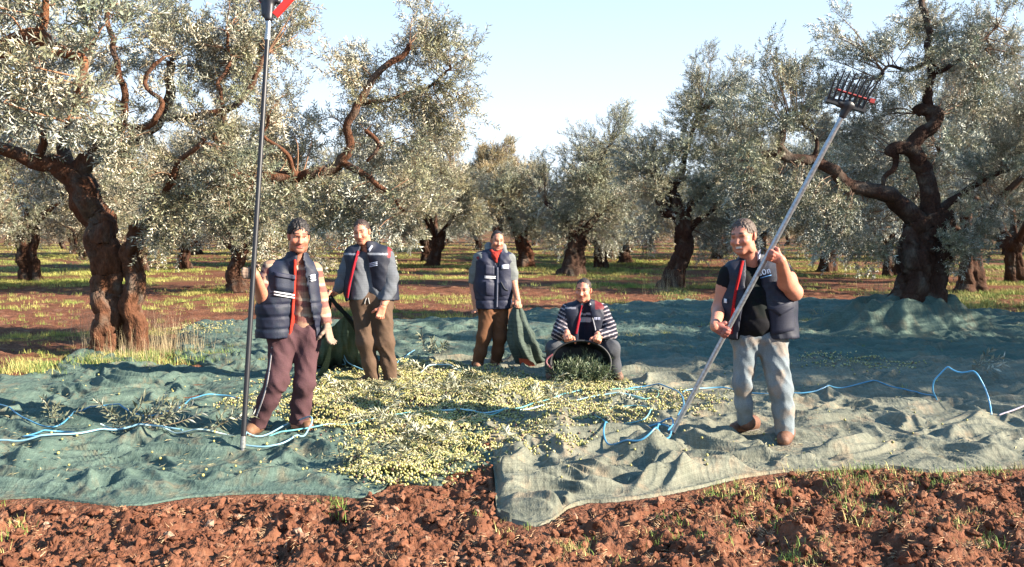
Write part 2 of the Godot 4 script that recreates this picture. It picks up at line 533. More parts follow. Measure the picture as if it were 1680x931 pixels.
func ground_and_nets() -> void:
	# the nets' common front edge over x, in metres
	for p in left_front_px:
		if p.x < 805:
			var g := gp(p.x, p.y)
			left_front.append(Vector2(g.x, g.z))
	for p in right_front_px:
		var g := gp(p.x, p.y)
		if left_front[left_front.size() - 1].x < g.x - 0.002: left_front.append(Vector2(g.x, g.z))
	for q in [[413, 716], [492, 704], [605, 632], [645, 638], [780, 606], [812, 600], [1015, 628], [905, 625], [1218, 708], [1290, 736]]:
		feet.append(gp(q[0], q[1]))
	mound = at(1482, 545, 14.0)
	# ground: one object, fine where the tilled soil lies in front
	var s := Soup.new()
	ground_strip(s, span(-5.6, 5.6, 0.016), span(-2.6, -6.6, 0.016))
	var near := put(s.mesh(), "ground", M.soil)
	near.set_meta("kind", "structure")
	near.set_meta("label", "tilled red soil in clods with grass strips under the olive trees")
	var s2 := Soup.new()
	ground_strip(s2, span(-16.0, 16.0, 0.09), span(-6.58, -24.0, 0.075), 0.004)
	put(s2.mesh(), "field_soil", M.soil, near)
	var s3 := Soup.new()
	var zs := PackedFloat32Array()
	var z := -23.9
	while z > -900.0:
		zs.append(z)
		z -= maxf(0.25, (-z - 10.0) * 0.022)
	var xs := PackedFloat32Array()
	for k in range(-75, 76):
		var u := k / 75.0
		xs.append(u * 42.0 + signf(u) * pow(absf(u), 9.0) * 700.0)
	ground_strip(s3, xs, zs, 0.008)
	put(s3.mesh(), "far_field", M.soil, near)
	for side in [-1.0, 1.0]:
		var s4 := Soup.new()
		ground_strip(s4, span(5.58, 20.0, 0.3) if side > 0 else span(-20.0, -5.58, 0.3), span(6.0, -6.6, 0.3), 0.01)
		put(s4.mesh(), "side_field", M.soil, near)
	var s5 := Soup.new()
	ground_strip(s5, span(-5.6, 5.6, 0.2), span(6.0, -2.62, 0.2), 0.01)
	put(s5.mesh(), "side_field", M.soil, near)
	# far hill
	var hs := Soup.new()
	var hp := PackedVector3Array(); var hc := PackedColorArray()
	for r in 14:
		for k in 90:
			var x := -500.0 + k * 11.5
			var top := 36.0 * exp(-pow((x + 45.0) / 70.0, 2.0)) + 16.0 + 8.0 * nz.get_noise_1d(x * 0.02) + 3.0 * nz.get_noise_1d(x * 0.1)
			var t := r / 13.0
			hp.append(Vector3(x, top * (1.0 - pow(1.0 - t, 1.6)) * (1.0 + 0.1 * nz.get_noise_2d(x * 0.02, r * 0.5)) - 3.0, -620.0 - t * 120.0))
			hc.append(lin(92, 100, 86))
	hs.sheet(hp, 90, hc)
	var hill := put(hs.mesh(), "hill", M.hill)
	hill.set_meta("kind", "structure")
	# nets
	var teal := func(x: float, zz: float) -> Color: return net_color(lin(80, 101, 93), lin(110, 129, 117), lin(132, 118, 96), x, zz)
	var grey := func(x: float, zz: float) -> Color: return net_color(lin(112, 115, 102), lin(144, 143, 126), lin(168, 146, 120), x, zz)
	net("harvest_net", "teal green harvest net under the man with the black pole", left_front_px, left_back_px, 480, 200, 0.0, teal, gp(300, 700))
	net("harvest_net", "faded grey-green harvest net with a folded corner, under the man with the silver pole", right_front_px, right_back_px, 680, 250, 0.014, grey, gp(1300, 690))
	net("harvest_net", "dark green harvest net pulled up in a mound round an olive trunk", back_front_px, back_back_px, 330, 150, 0.006, teal, gp(1200, 550))
	net("harvest_net", "small dark harvest net behind the teal net, beside the weedy olive trunk", small_front_px, small_back_px, 110, 60, 0.004, teal, gp(450, 560))

# ---------------------------------------------------------------- olive trees
var tree_feet := PackedVector3Array()
var sprigs: Array[ArrayMesh] = []

# a twig of olive leaves, green above and silvery beneath, along +y
func sprig_mesh(seed_: int, count: int, long: float, leaf: float) -> ArrayMesh:
	var r := RandomNumberGenerator.new(); r.seed = seed_
	var s := Soup.new()
	var stem := PackedVector3Array()
	for k in 4:
		stem.append(Vector3(0.02 * sin(k * 1.1 + seed_), long * k / 3.0, 0.02 * cos(k * 0.9 + seed_) - 0.02))
	s.tube(stem, along(4, 0.0028, 0.0012), 3, lin(120, 104, 82), false)
	for k in count:
		var t := (k / 2 + 0.6) / (count / 2.0)
		var o := stem[0].cubic_interpolate(stem[3], stem[0], stem[3], minf(t, 1.0))
		o = stem[int(minf(t * 3.0, 2.9))].lerp(stem[mini(int(t * 3.0) + 1, 3)], fposmod(minf(t * 3.0, 2.99), 1.0))
		var a := (k / 2) * 1.45 + (k % 2) * PI + r.randf_range(-0.4, 0.4)
		var side := Vector3(cos(a), 0, sin(a))
		var lift := lerpf(0.35, 0.95, t) + r.randf_range(-0.25, 0.3)
		var d := (side * cos(lift) + Vector3.UP * sin(lift)).normalized()
		if t > 0.97: d = (Vector3.UP + side * 0.3).normalized()
		var ln := leaf * r.randf_range(0.7, 1.2)
		var wd := ln * r.randf_range(0.095, 0.13)
		var w := d.cross(side.cross(Vector3.UP) if true else Vector3.UP).normalized()
		var across := d.cross(w).normalized().rotated(d, r.randf_range(-0.9, 0.9))
		var nn := across.cross(d).normalized()
		if nn.y < 0: nn = -nn
		var mid := o + d * ln * 0.5 - nn * ln * 0.03
		var tip := o + d * ln - nn * ln * r.randf_range(0.02, 0.16)
		var e1 := mid + across * wd + nn * wd * 0.3
		var e2 := mid - across * wd + nn * wd * 0.3
		var g := r.randf_range(0.75, 1.25)
		var top := Color(0.128 * g, 0.138 * g, 0.088 * g)
		var und := Color(0.43 * g, 0.425 * g, 0.355 * g)
		var dn := nn * -0.0012
		# upper face looks along nn, lower face the other way
		if (tip - o).cross(e1 - o).dot(nn) > 0.0:
			s.tri(o, e1, tip, top); s.tri(o, tip, e2, top)
			s.tri(o + dn, tip + dn, e1 + dn, und); s.tri(o + dn, e2 + dn, tip + dn, und)
		else:
			s.tri(o, tip, e1, top); s.tri(o, e2, tip, top)
			s.tri(o + dn, e1 + dn, tip + dn, und); s.tri(o + dn, tip + dn, e2 + dn, und)
	return s.mesh()

func gnarl(seed_: float, amount: float) -> Callable:
	return func(k: int, a: float) -> float:
		return 1.0 + amount * (0.5 * sin(a * 3.0 + k * 0.1 + seed_) + 0.35 * sin(a * 5.0 - k * 0.11 + seed_ * 2.0) + (0.16 * sin(a * 11.0 + k * 0.21 + seed_) if amount > 0.22 else 0.0) + 0.5 * nr.get_noise_3d(cos(a) * 1.3 + seed_, k * 0.22, sin(a) * 1.3) + 0.3 * nr.get_noise_3d(cos(a) * 3.0, k * 0.5 + seed_, sin(a) * 3.0))

# limbs: [points, radius at the start, radius at the end]; the first one or two (stems) make the trunk
# clumps: [centre, radii, number of boughs]
func olive_tree(label: String, base: Vector3, limbs: Array, stems: int, clumps: Array, o: Dictionary) -> Node3D:
	var r := RandomNumberGenerator.new(); r.seed = o.get("seed", 1)
	var t := thing("olive_tree", label, "tree", base, o.get("group", "olive trees of the grove"))
	var bark: Color = o.get("bark", lin(98, 66, 50))
	var trunk := Soup.new()
	var nodes := PackedVector3Array()
	for k in limbs.size():
		var l: Array = limbs[k]
		var per := 12 if k < stems else 5
		var pts := spline(l[0], per)
		for q in pts.size():
			pts[q] += Vector3(nz.get_noise_3dv(pts[q] * 1.9), 0.5 * nz.get_noise_3dv(pts[q] * 1.9 + Vector3(9, 0, 0)), nz.get_noise_3dv(pts[q] * 1.9 + Vector3(0, 7, 0))) * 0.12 * float(o.get("twist", 1.0)) * (minf(q / 8.0, 1.0))
			pts[q] -= base
		var rad := along(pts.size(), l[1], l[2], 0.8)
		if k < stems:
			for q in mini(14, pts.size()): rad[q] *= 1.0 + 0.6 * pow(1.0 - q / 14.0, 2.0)
		var s := trunk if k < stems else Soup.new()
		var b := s.v.size()
		s.tube(pts, rad, 40 if k < stems else (10 if l[1] > 0.05 else 7), bark, true, gnarl(k * 2.3 + float(o.get("seed", 1)), 0.24 if k < stems else 0.2))
		s.smooth(b)
		for q in range(b, s.v.size()):
			var w := s.v[q] + base
			var g := 1.0 + 0.35 * nz.get_noise_3d(w.x * 9.0, w.y * 3.0, w.z * 9.0)
			var li := clampf(nz.get_noise_3d(w.x * 3.0 + 5.0, w.y * 2.0, w.z * 3.0) * 1.6 - 0.15 + 0.5 * nz.get_noise_3dv(w * 30.0), 0.0, 0.7)
			var cc := Color(bark.r * g, bark.g * g, bark.b * g).lerp(lin(122, 114, 104), li)
			s.c[q] = cc
			if k < stems: s.v[q] += s.n[q] * (0.022 * nr.get_noise_3d(w.x * 7.0, w.y * 2.2, w.z * 7.0) + 0.012 * nr.get_noise_3d(w.x * 17.0, w.y * 6.0, w.z * 17.0))
		s.smooth(b)
		if k >= stems: put(s.mesh(), "limb", M.bark, t)
		for q in pts.size():
			if k >= stems or q > pts.size() * 0.6: nodes.append(pts[q])
	put(trunk.mesh(), "trunk", M.bark, t)
	# boughs out into the clumps, leafy twigs along them
	var tw := Soup.new()
	var xf := []
	var cols := PackedColorArray()
	var size: float = o.get("leaf", 1.0)
	var per_bough: int = o.get("sprigs", 16)
	var warm: float = o.get("warm", 0.0)
	var light: float = 1.18
	for cl in clumps:
		var ce: Vector3 = cl[0] - base
		var ra: Vector3 = cl[1]
		for k in int(cl[2]):
			var d := Vector3(r.randfn(), r.randfn(), r.randfn()).normalized() * pow(r.randf(), 0.42)
			var p := ce + d * ra
			var best := 1e9
			var q := ce
			for nd in nodes:
				var dd := nd.distance_squared_to(p)
				if dd < best: best = dd; q = nd
			var reach := sqrt(best)
			if reach > 1.3: q = p + (q - p) * (1.3 / reach) + Vector3(0, -0.15, 0)
			var bend := (p - q) * 0.5 + Vector3(r.randf_range(-0.2, 0.2), 0.22 * reach * 0.5, r.randf_range(-0.2, 0.2))
			var path := PackedVector3Array([q, q + bend, p])
			var cv := spline(path, 3)
			tw.tube(cv, along(cv.size(), 0.006 + 0.006 * minf(reach, 1.5), 0.0025), 4, bark.lerp(lin(140, 116, 92), 0.4), false)
			var tint := r.randf_range(0.72, 1.25) * light
			var hue := r.randf_range(-0.08, 0.1) + warm
			for m in per_bough:
				var u := 0.35 + 0.68 * sqrt(r.randf())
				var pos := cv[0].lerp(p, u) if u > 1.0 else cv[int(u * (cv.size() - 1.01))].lerp(cv[mini(int(u * (cv.size() - 1.01)) + 1, cv.size() - 1)], r.randf())
				pos += Vector3(r.randfn(), r.randfn(), r.randfn()) * 0.075 * size
				var dir := ((p - q).normalized() * 0.7 + d * 0.5 + Vector3(r.randfn(), r.randfn() + float(o.get("up", 0.25)), r.randfn()) * 0.55).normalized()
				var side := dir.cross(Vector3(r.randfn(), r.randfn(), r.randfn())).normalized()
				var sc := size * r.randf_range(0.7, 1.2)
				xf.append(Transform3D(Basis(side * sc, dir * sc, side.cross(dir) * sc), pos))
				var v := tint * r.randf_range(0.82, 1.2)
				cols.append(Color(v * (1.0 + hue), v, v * (1.0 - hue)))
	var twn := put(tw.mesh(), "twigs", M.twig, t)
	twn.set_meta("kind", "stuff")
	var cr := multi("crown", sprigs[int(o.get("seed", 1)) % sprigs.size()], M.leaf, xf, cols, t)
	cr.set_meta("kind", "stuff")
	return t

func px_line(depth: float, list: Array) -> PackedVector3Array:
	var o := PackedVector3Array()
	for q in list: o.append(at(q[0], q[1], depth - (q[2] if q.size() > 2 else 0.0)))
	return o
func px_clumps(depth: float, list: Array, amount := 1.0) -> Array:
	var o := []
	for q in list:
		var dz: float = q[4] if q.size() > 4 else 0.0
		var d := depth - dz
		var rx: float = q[2] / FPX * d
		var ry: float = q[3] / FPX * d
		var rz: float = q[5] if q.size() > 5 else clampf((rx + ry) * 0.5, 0.3, 1.4)
		var n: float = (rx * ry + 0.5 * rz * (rx + ry)) * 26.0 * amount * (q[6] if q.size() > 6 else 1.0)
		o.append([at(q[0], q[1], d), Vector3(rx, ry, rz), int(maxf(n, 4))])
	return o

# an olive tree without a model in the picture: leaning trunk, three to five limbs, crown of clumps
func grown_tree(label: String, foot: Vector3, seed_: int, height: float, wide: float, thick: float, o: Dictionary) -> Node3D:
	var r := RandomNumberGenerator.new(); r.seed = seed_
	var limbs := []
	var fork := foot + Vector3(r.randf_range(-0.35, 0.35), height * r.randf_range(0.22, 0.32), r.randf_range(-0.3, 0.3))
	var trunk := PackedVector3Array([foot - Vector3(0, 0.1, 0), foot.lerp(fork, 0.5) + Vector3(r.randf_range(-0.15, 0.15), 0, 0), fork])
	limbs.append([trunk, thick, thick * 0.72])
	var stems := 1
	if r.randf() < 0.55:
		var f2 := foot + Vector3(thick * 0.9, -0.1, 0.1)
		limbs.append([PackedVector3Array([f2, f2.lerp(fork, 0.6) + Vector3(0.2, 0, 0), fork + Vector3(0.45, 0.3, 0)]), thick * 0.6, thick * 0.4])
		stems = 2
	var clumps := []
	var count := r.randi_range(4, 6)
	for k in count:
		var a := TAU * (k + r.randf() * 0.6) / count
		var out := wide * r.randf_range(0.4, 0.72)
		var tip := fork + Vector3(cos(a) * out, height * r.randf_range(0.3, 0.5), sin(a) * out)
		var mid := fork.lerp(tip, 0.5) + Vector3(r.randf_range(-0.3, 0.3), r.randf_range(-0.25, 0.15), r.randf_range(-0.3, 0.3))
		limbs.append([PackedVector3Array([fork - Vector3(0, 0.15, 0), mid, tip]), thick * 0.45, thick * 0.14])
		var cr := wide * r.randf_range(0.34, 0.48)
		clumps.append([tip, Vector3(cr, cr * r.randf_range(0.7, 1.0), cr), int(cr * cr * 42.0 * float(o.get("amount", 1.0)))])
		clumps.append([tip + Vector3(cos(a) * cr * 0.5, -height * r.randf_range(0.18, 0.3), sin(a) * cr * 0.5), Vector3(cr * 0.75, cr * 0.8, cr * 0.75), int(cr * cr * 22.0 * float(o.get("amount", 1.0)))])
	clumps.append([fork + Vector3(0, height * 0.58, 0), Vector3(wide * 0.42, height * 0.2, wide * 0.42), int(wide * wide * 8.0 * float(o.get("amount", 1.0)))])
	for k in 3:
		var a := r.randf() * TAU
		clumps.append([fork + Vector3(cos(a) * wide * 0.35, height * r.randf_range(0.66, 0.78), sin(a) * wide * 0.35), Vector3(0.25, 0.6, 0.25), 8])
	o.seed = seed_
	return olive_tree(label, foot, limbs, stems, clumps, o)

func trees() -> void:
	for k in 4: sprigs.append(sprig_mesh(30 + k, 22, 0.25, 0.058))
	# --- the weedy two-stemmed tree behind the man with the black pole
	var d := 11.4
	var limbs := [
		[px_line(d, [[178, 592], [183, 540], [180, 480], [176, 430], [166, 385], [152, 340], [132, 305], [118, 285]]), 0.2, 0.17],
		[px_line(d, [[214, 592, 0.1], [217, 530, 0.12], [216, 470, 0.1], [214, 420, 0.05], [226, 385], [246, 362]]), 0.14, 0.09],
		[px_line(d, [[124, 292], [88, 272, 0.1], [50, 262, 0.2], [10, 246, 0.3], [-60, 235, 0.4]]), 0.15, 0.07],
		[px_line(d, [[124, 292], [150, 258], [200, 240, 0.2], [240, 215, 0.3], [268, 192, 0.3], [285, 150, 0.3], [280, 100, 0.2]]), 0.13, 0.05],
		[px_line(d, [[246, 362], [300, 330, 0.2], [360, 302, 0.2], [420, 290, 0.1], [480, 292], [530, 278], [562, 266], [576, 240], [572, 205], [584, 170], [604, 145], [640, 105], [672, 70]]), 0.1, 0.035],
		[px_line(d, [[562, 266], [590, 285], [610, 300], [640, 318], [665, 345]]), 0.055, 0.02],
		[px_line(d, [[600, 215, -0.1], [622, 235], [612, 250], [600, 262]]), 0.03, 0.02],
		[px_line(d, [[118, 285], [105, 250, -0.3], [120, 200, -0.5], [140, 150, -0.7], [135, 100, -0.8]]), 0.1, 0.04],
		[px_line(d, [[268, 192, 0.3], [330, 190, 0.5], [390, 170, 0.6], [420, 130, 0.6], [440, 90, 0.5]]), 0.06, 0.025],
		[px_line(d, [[190, 245, 0.2], [205, 170, 0.6], [190, 100, 0.8], [182, 40, 0.8], [170, -10, 0.8]]), 0.055, 0.025],
		[px_line(d, [[584, 170], [630, 165, -0.3], [690, 150, -0.4], [740, 110, -0.4]]), 0.035, 0.015],
		[px_line(d, [[150, 258], [175, 215, 0.6], [235, 205, 0.9], [262, 170, 0.9], [240, 130, 0.9], [262, 95, 0.9]]), 0.05, 0.02],
		[px_line(d, [[360, 302, 0.2], [380, 262, 0.5], [350, 225, 0.6], [372, 190, 0.7], [355, 140, 0.7], [380, 100, 0.6], [372, 50, 0.6]]), 0.045, 0.018],
		[px_line(d, [[480, 292], [470, 250, 0.3], [440, 222, 0.4], [446, 180, 0.4]]), 0.035, 0.015],
		[px_line(d, [[60, 262, 0.2], [70, 215, 0.4], [40, 180, 0.5], [60, 130, 0.5], [45, 80, 0.5]]), 0.06, 0.02],
		[px_line(d, [[246, 362], [268, 320, 0.5], [300, 270, 0.8], [330, 230, 0.9]]), 0.06, 0.025],
	]
	var clumps := px_clumps(d, [
		[250, 60, 130, 70, 0.3], [370, 40, 110, 70, 0.2], [470, 25, 60, 55, 0.1], [120, 90, 110, 60, -0.5], [40, 160, 90, 70, 0.2], [150, 190, 90, 50, 0.4],
		[320, 140, 100, 70, 0.5], [410, 150, 75, 70, 0.3], [440, 70, 70, 50, 0.3], [280, 250, 110, 60, 0.7], [370, 240, 100, 60, 0.6], [300, 330, 80, 50, 0.7], [370, 340, 90, 60, 0.5], [395, 390, 60, 36, 0.3, 0.4, 0.7],
		[285, 375, 50, 36, 0.5, 0.4, 0.6], [450, 245, 80, 45, -0.5], [450, 340, 70, 60, 0.1], [50, 310, 50, 36, -0.8, 0.5, 0.5], [20, 280, 60, 60, 0.0], [500, 225, 60, 45, -0.7],
		[560, 130, 60, 40, -0.1, 0.5, 0.6], [620, 120, 60, 40, -0.2], [690, 75, 50, 55, -0.3, 0.6], [700, 30, 26, 34, -0.3, 0.3], [750, 75, 48, 26, -0.4, 0.4], [665, 170, 75, 55, -0.5], [725, 170, 55, 45, -0.3], [545, 200, 60, 45, -0.7, 0.5, 0.6], [650, 240, 80, 50, -0.6],
		[715, 235, 40, 35, -0.2, 0.5], [600, 320, 70, 45, -0.4, 0.6], [680, 310, 60, 45, 0.0], [530, 320, 60, 50, 0.0], [760, 190, 24, 20, -0.4, 0.3], [560, 370, 60, 36, -0.3, 0.5, 0.6], [640, 380, 70, 45, -0.2, 0.7], [520, 390, 55, 36, -0.4, 0.5, 0.7]], 0.7)
	olive_tree("weedy two-stemmed olive tree with rust brown bark, beside the man with the black pole", gp(190, 582), limbs, 2, clumps, {"seed": 4, "bark": lin(116, 78, 58), "sprigs": 18, "warm": 0.035, "leaf": 1.12})
	tree_feet.append(gp(190, 582))
	# --- the thick twisted tree standing in the mound of net
	d = 14.0
	limbs = [
		[px_line(d, [[1484, 560], [1490, 510], [1500, 460], [1508, 415], [1512, 380], [1508, 355]]), 0.34, 0.26],
		[px_line(d, [[1512, 555, 0.1], [1528, 480, 0.1], [1543, 420, 0.05], [1548, 380], [1540, 345]]), 0.2, 0.16],
		[px_line(d, [[1508, 365], [1488, 340], [1462, 325], [1420, 312], [1392, 302], [1368, 282], [1340, 265], [1300, 260], [1262, 254], [1226, 256]]), 0.17, 0.05],
		[px_line(d, [[1296, 260], [1284, 240], [1286, 218], [1302, 204], [1318, 202]]), 0.07, 0.03],
		[px_line(d, [[1336, 262], [1340, 235], [1332, 215], [1316, 204]]), 0.04, 0.02],
		[px_line(d, [[1528, 350], [1522, 315], [1520, 285], [1506, 258], [1492, 244], [1472, 240], [1464, 250]]), 0.17, 0.1],
		[px_line(d, [[1492, 244], [1508, 222], [1528, 205], [1534, 186], [1514, 180], [1500, 186]]), 0.13, 0.09],
		[px_line(d, [[1530, 195], [1520, 170], [1524, 130], [1530, 90], [1526, 50], [1516, 0], [1510, -40]]), 0.09, 0.04],
		[px_line(d, [[1470, 245], [1468, 270], [1455, 295], [1445, 310]]), 0.06, 0.03],
		[px_line(d, [[1522, 120], [1560, 110, 0.2], [1600, 80, 0.3], [1640, 40, 0.3]]), 0.05, 0.02],
		[px_line(d, [[1524, 100], [1490, 115, 0.1], [1460, 110, 0.2], [1440, 130, 0.2]]), 0.04, 0.02],
		[px_line(d, [[1540, 345], [1580, 320, 0.1], [1620, 290, 0.2], [1660, 280, 0.2]]), 0.08, 0.03],
	]
	clumps = px_clumps(d, [
		[1530, 40, 70, 50, -0.5], [1600, 60, 70, 55, 0.1], [1480, 80, 45, 40, 0.1], [1470, 130, 40, 35, 0.1], [1570, 130, 65, 50, -0.5], [1640, 130, 60, 60, 0.3], [1460, 185, 40, 34, -0.7, 0.4, 0.7], [1600, 200, 60, 45, -0.5],
		[1420, 225, 60, 50, -0.8, 0.5, 0.8], [1350, 180, 70, 50, -0.6], [1290, 160, 70, 60, 0.0], [1370, 140, 50, 50, -0.3], [1240, 200, 60, 60, 0.0], [1220, 290, 60, 50, 0.2], [1290, 320, 70, 45, 0.0], [1370, 350, 70, 40, 0.2], [1425, 385, 50, 36, 0.2],
		[1425, 275, 50, 36, -0.7, 0.4, 0.8], [1360, 400, 60, 40, 0.0], [1250, 370, 70, 45, 0.0], [1585, 290, 40, 50, -0.5, 0.5], [1580, 380, 45, 45, 0.4, 0.5], [1630, 260, 50, 60, 0.4], [1640, 360, 55, 60, 0.3], [1560, 420, 24, 30, 0.4, 0.4], [1365, 60, 20, 50, -0.2, 0.3], [1245, 100, 22, 45, -0.2, 0.3], [1310, 105, 26, 30, -0.2, 0.3], [1660, 20, 40, 40, 0.2], [1700, 200, 50, 90, 0.2], [1415, 110, 40, 40, -0.3, 0.4]], 0.72)
	olive_tree("thick dark twisted olive tree rising from the mound of net", at(1490, 548, 14.0), limbs, 2, clumps, {"seed": 6, "bark": lin(78, 56, 46), "sprigs": 18, "warm": 0.0})
	tree_feet.append(gp(1530, 500))
	# --- the leaning tree with a broken stub limb
	d = 24.5
	limbs = [
		[px_line(d, [[1100, 478], [1112, 440], [1124, 405], [1122, 370], [1112, 340], [1100, 318]]), 0.29, 0.2],
		[px_line(d, [[1104, 325], [1092, 300], [1078, 290], [1070, 292]]), 0.2, 0.1],
		[px_line(d, [[1112, 345], [1090, 350, 0.3], [1084, 330, 0.3], [1088, 322, 0.3]]), 0.16, 0.12],
		[px_line(d, [[1118, 360], [1140, 330], [1170, 300], [1190, 260]]), 0.15, 0.06],
		[px_line(d, [[1120, 390], [1160, 350], [1210, 330], [1240, 315]]), 0.12, 0.05],
		[px_line(d, [[1100, 318], [1120, 280], [1130, 230], [1150, 180]]), 0.12, 0.04],
	]
	clumps = px_clumps(d, [[1060, 310, 50, 50, 0.4], [1085, 250, 60, 50, 0], [1140, 210, 60, 50, 0], [1190, 200, 60, 60, 0], [1170, 280, 60, 50, 0.4], [1220, 280, 50, 60, 0], [1150, 150, 36, 40, 0], [1148, 90, 16, 40, 0, 0.4], [1200, 130, 40, 45, 0], [1060, 370, 34, 40, 0.6, 0.7, 0.8], [1170, 360, 60, 50, 0.3], [1230, 380, 50, 50, 0], [1040, 260, 34, 40, 0], [1160, 410, 36, 26, 0.0]], 0.72)
	olive_tree("leaning olive tree with a broken stub limb, behind the silver pole", gp(1105, 474), limbs, 1, clumps, {"seed": 9, "bark": lin(86, 60, 48), "sprigs": 14, "leaf": 1.25})
	tree_feet.append(gp(1105, 470))
	# --- broad stumpy tree behind the squatting man
	d = 31.0
	limbs = [
		[px_line(d, [[938, 458], [940, 430], [946, 405], [948, 390]]), 0.4, 0.3],
		[px_line(d, [[942, 395], [935, 370], [915, 350], [895, 330]]), 0.2, 0.07],
		[px_line(d, [[950, 395], [965, 370], [985, 350], [1010, 330]]), 0.2, 0.07],
		[px_line(d, [[946, 390], [955, 340], [975, 290], [1000, 240]]), 0.16, 0.05],
	]
	clumps = px_clumps(d, [[920, 320, 45, 50, 0], [960, 300, 50, 50, 0.4], [1000, 290, 45, 50, 0], [950, 250, 36, 36, 0], [1010, 230, 30, 40, 0], [1020, 190, 18, 34, 0, 0.5], [985, 350, 45, 40, 0.6], [920, 380, 36, 30, 0.4], [1030, 340, 36, 50, 0], [1000, 390, 40, 26, 0.3], [900, 270, 26, 26, 0]], 0.62)
	olive_tree("stumpy broad-trunked olive tree behind the squatting man", gp(940, 454), limbs, 1, clumps, {"seed": 11, "bark": lin(84, 62, 52), "sprigs": 14, "leaf": 1.4})
	tree_feet.append(gp(940, 450))
	# --- tree leaning left, behind the man holding the gathered net
	d = 36.0
	limbs = [
		[px_line(d, [[862, 446], [864, 425], [858, 405], [850, 390]]), 0.36, 0.24],
		[px_line(d, [[852, 395], [840, 365], [828, 345], [815, 320]]), 0.16, 0.05],
		[px_line(d, [[855, 400], [870, 370], [880, 340], [885, 310]]), 0.16, 0.05],
	]
	clumps = px_clumps(d, [[820, 310, 34, 36, 0], [850, 300, 36, 30, 0], [885, 320, 34, 40, 0], [870, 370, 36, 34, 0.3], [830, 350, 26, 30, 0], [900, 370, 26, 30, 0], [850, 275, 20, 14, 0]], 0.6)
	olive_tree("olive tree with a trunk that leans left, behind the man holding the gathered net", gp(862, 443), limbs, 1, clumps, {"seed": 13, "bark": lin(104, 66, 48), "sprigs": 14, "leaf": 1.5, "warm": 0.03})
	tree_feet.append(gp(862, 440))
	# --- others that show a trunk: [x, y of the foot, height, width, thickness, label]
	var more := [
		[50, 462, 5.2, 3.4, 0.3, "olive tree with a ragged split trunk, left of the weedy tree", 0.08],
		[392, 480, 4.4, 2.6, 0.26, "short olive tree behind the hand of the man with the black pole", 0.1],
		[303, 442, 5.0, 3.2, 0.28, "olive tree seen through the gap beside the weedy trunk", 0.08],
		[236, 446, 4.6, 2.6, 0.24, "thin-trunked olive tree partly behind the weedy trunk", 0.08],
		[705, 438, 5.6, 3.4, 0.28, "pale two-stemmed olive tree between the two standing men in the middle", 0.1],
		[590, 436, 5.6, 3.2, 0.28, "olive tree standing far behind the man in the grey sweatshirt", 0.08],
		[985, 440, 4.8, 2.6, 0.25, "slim olive tree beside the stumpy broad trunk", 0.0],
		[1024, 432, 5.0, 3.0, 0.3, "forked olive tree behind and beyond the stumpy trunk", 0.0],
		[1356, 446, 5.4, 3.4, 0.32, "two-stemmed olive tree seen past the shoulder of the man with the silver pole", 0.0],
		[1460, 452, 5.0, 3.0, 0.22, "slim olive tree just beyond the mound of net", 0.0],
		[1592, 478, 6.2, 3.6, 0.36, "olive tree with a dark furrowed trunk in bright grass", -0.02],
		[1668, 462, 6.0, 3.6, 0.32, "olive tree at the end of the bright grass strip", -0.02],
		[1245, 438, 5.4, 3.2, 0.3, "olive tree behind the head of the man with the silver pole", 0.0],
	]
	var grown := []
	for k in more.size():
		var q: Array = more[k]
		var foot := gp(q[0], q[1])
		tree_feet.append(foot)
		grown.append(grown_tree(q[5], foot, 50 + k * 7, q[2], q[3], q[4] * 0.82, {"sprigs": 14, "leaf": 1.5, "amount": 0.5, "warm": q[6], "bark": lin(92, 64, 50)}))
	# --- the rows further back: copies of these, turned and resized
	var r := RandomNumberGenerator.new(); r.seed = 5
	var row := 0
	for z: float in [-46.0, -56.0, -68.0, -82.0, -100.0]:
		var x := -0.75 * absf(z) + (row % 2) * 4.0
		while x < 0.75 * absf(z):
			var src: Node3D = grown[r.randi() % grown.size()]
			var px := 840.0 + FPX * x / -z
			if not (px > 730 and px < 800 and z > -60.0):
				var c: Node3D = src.duplicate()
				c.name = numbered("olive_tree")
				add_child(c)
				c.position = Vector3(x + r.randf_range(-1.5, 1.5), 0, z + r.randf_range(-2.5, 2.5))
				c.rotation.y = r.randf() * TAU
				var k := r.randf_range(0.8, 1.02)
				c.scale = Vector3(k * 1.15, k, k * 1.15)
				tag(c, "small distant olive tree in the back rows of the grove", "tree", "distant olive trees")
			x += r.randf_range(7.0, 10.0)
		row += 1
	# --- a leafy yellow-green tree that stands out above the far olives
	grown_tree("yellow-green tree standing above the far olives", Vector3(-1.2, 0, -62.0), 333, 7.2, 3.2, 0.3, {"sprigs": 16, "leaf": 1.9, "amount": 0.9, "warm": 0.22, "up": 0.6})
	# --- the neighbour whose limb hangs in over the corner
	var f := Vector3(-5.6, 0, -6.4)
	limbs = [
		[PackedVector3Array([f, f + Vector3(0.1, 0.7, 0), f + Vector3(0.35, 1.4, 0.1), f + Vector3(0.6, 2.0, 0.1)]), 0.26, 0.2],
		[PackedVector3Array([f + Vector3(0.55, 1.9, 0.1), at(-110, 190, 6.2), at(-30, 110, 6.1), at(30, 75, 6.0), at(62, 62, 6.0), at(90, 82, 6.0), at(135, 100, 6.0), at(128, 150, 6.0), at(112, 200, 6.0)]), 0.13, 0.006],
		[PackedVector3Array([at(62, 62, 6.0), at(75, 20, 6.0), at(80, -30, 5.9)]), 0.045, 0.012],
		[PackedVector3Array([f + Vector3(0.6, 2.0, 0.1), f + Vector3(-0.4, 2.8, 0.0), f + Vector3(-1.0, 3.6, 0.2)]), 0.14, 0.05],
	]
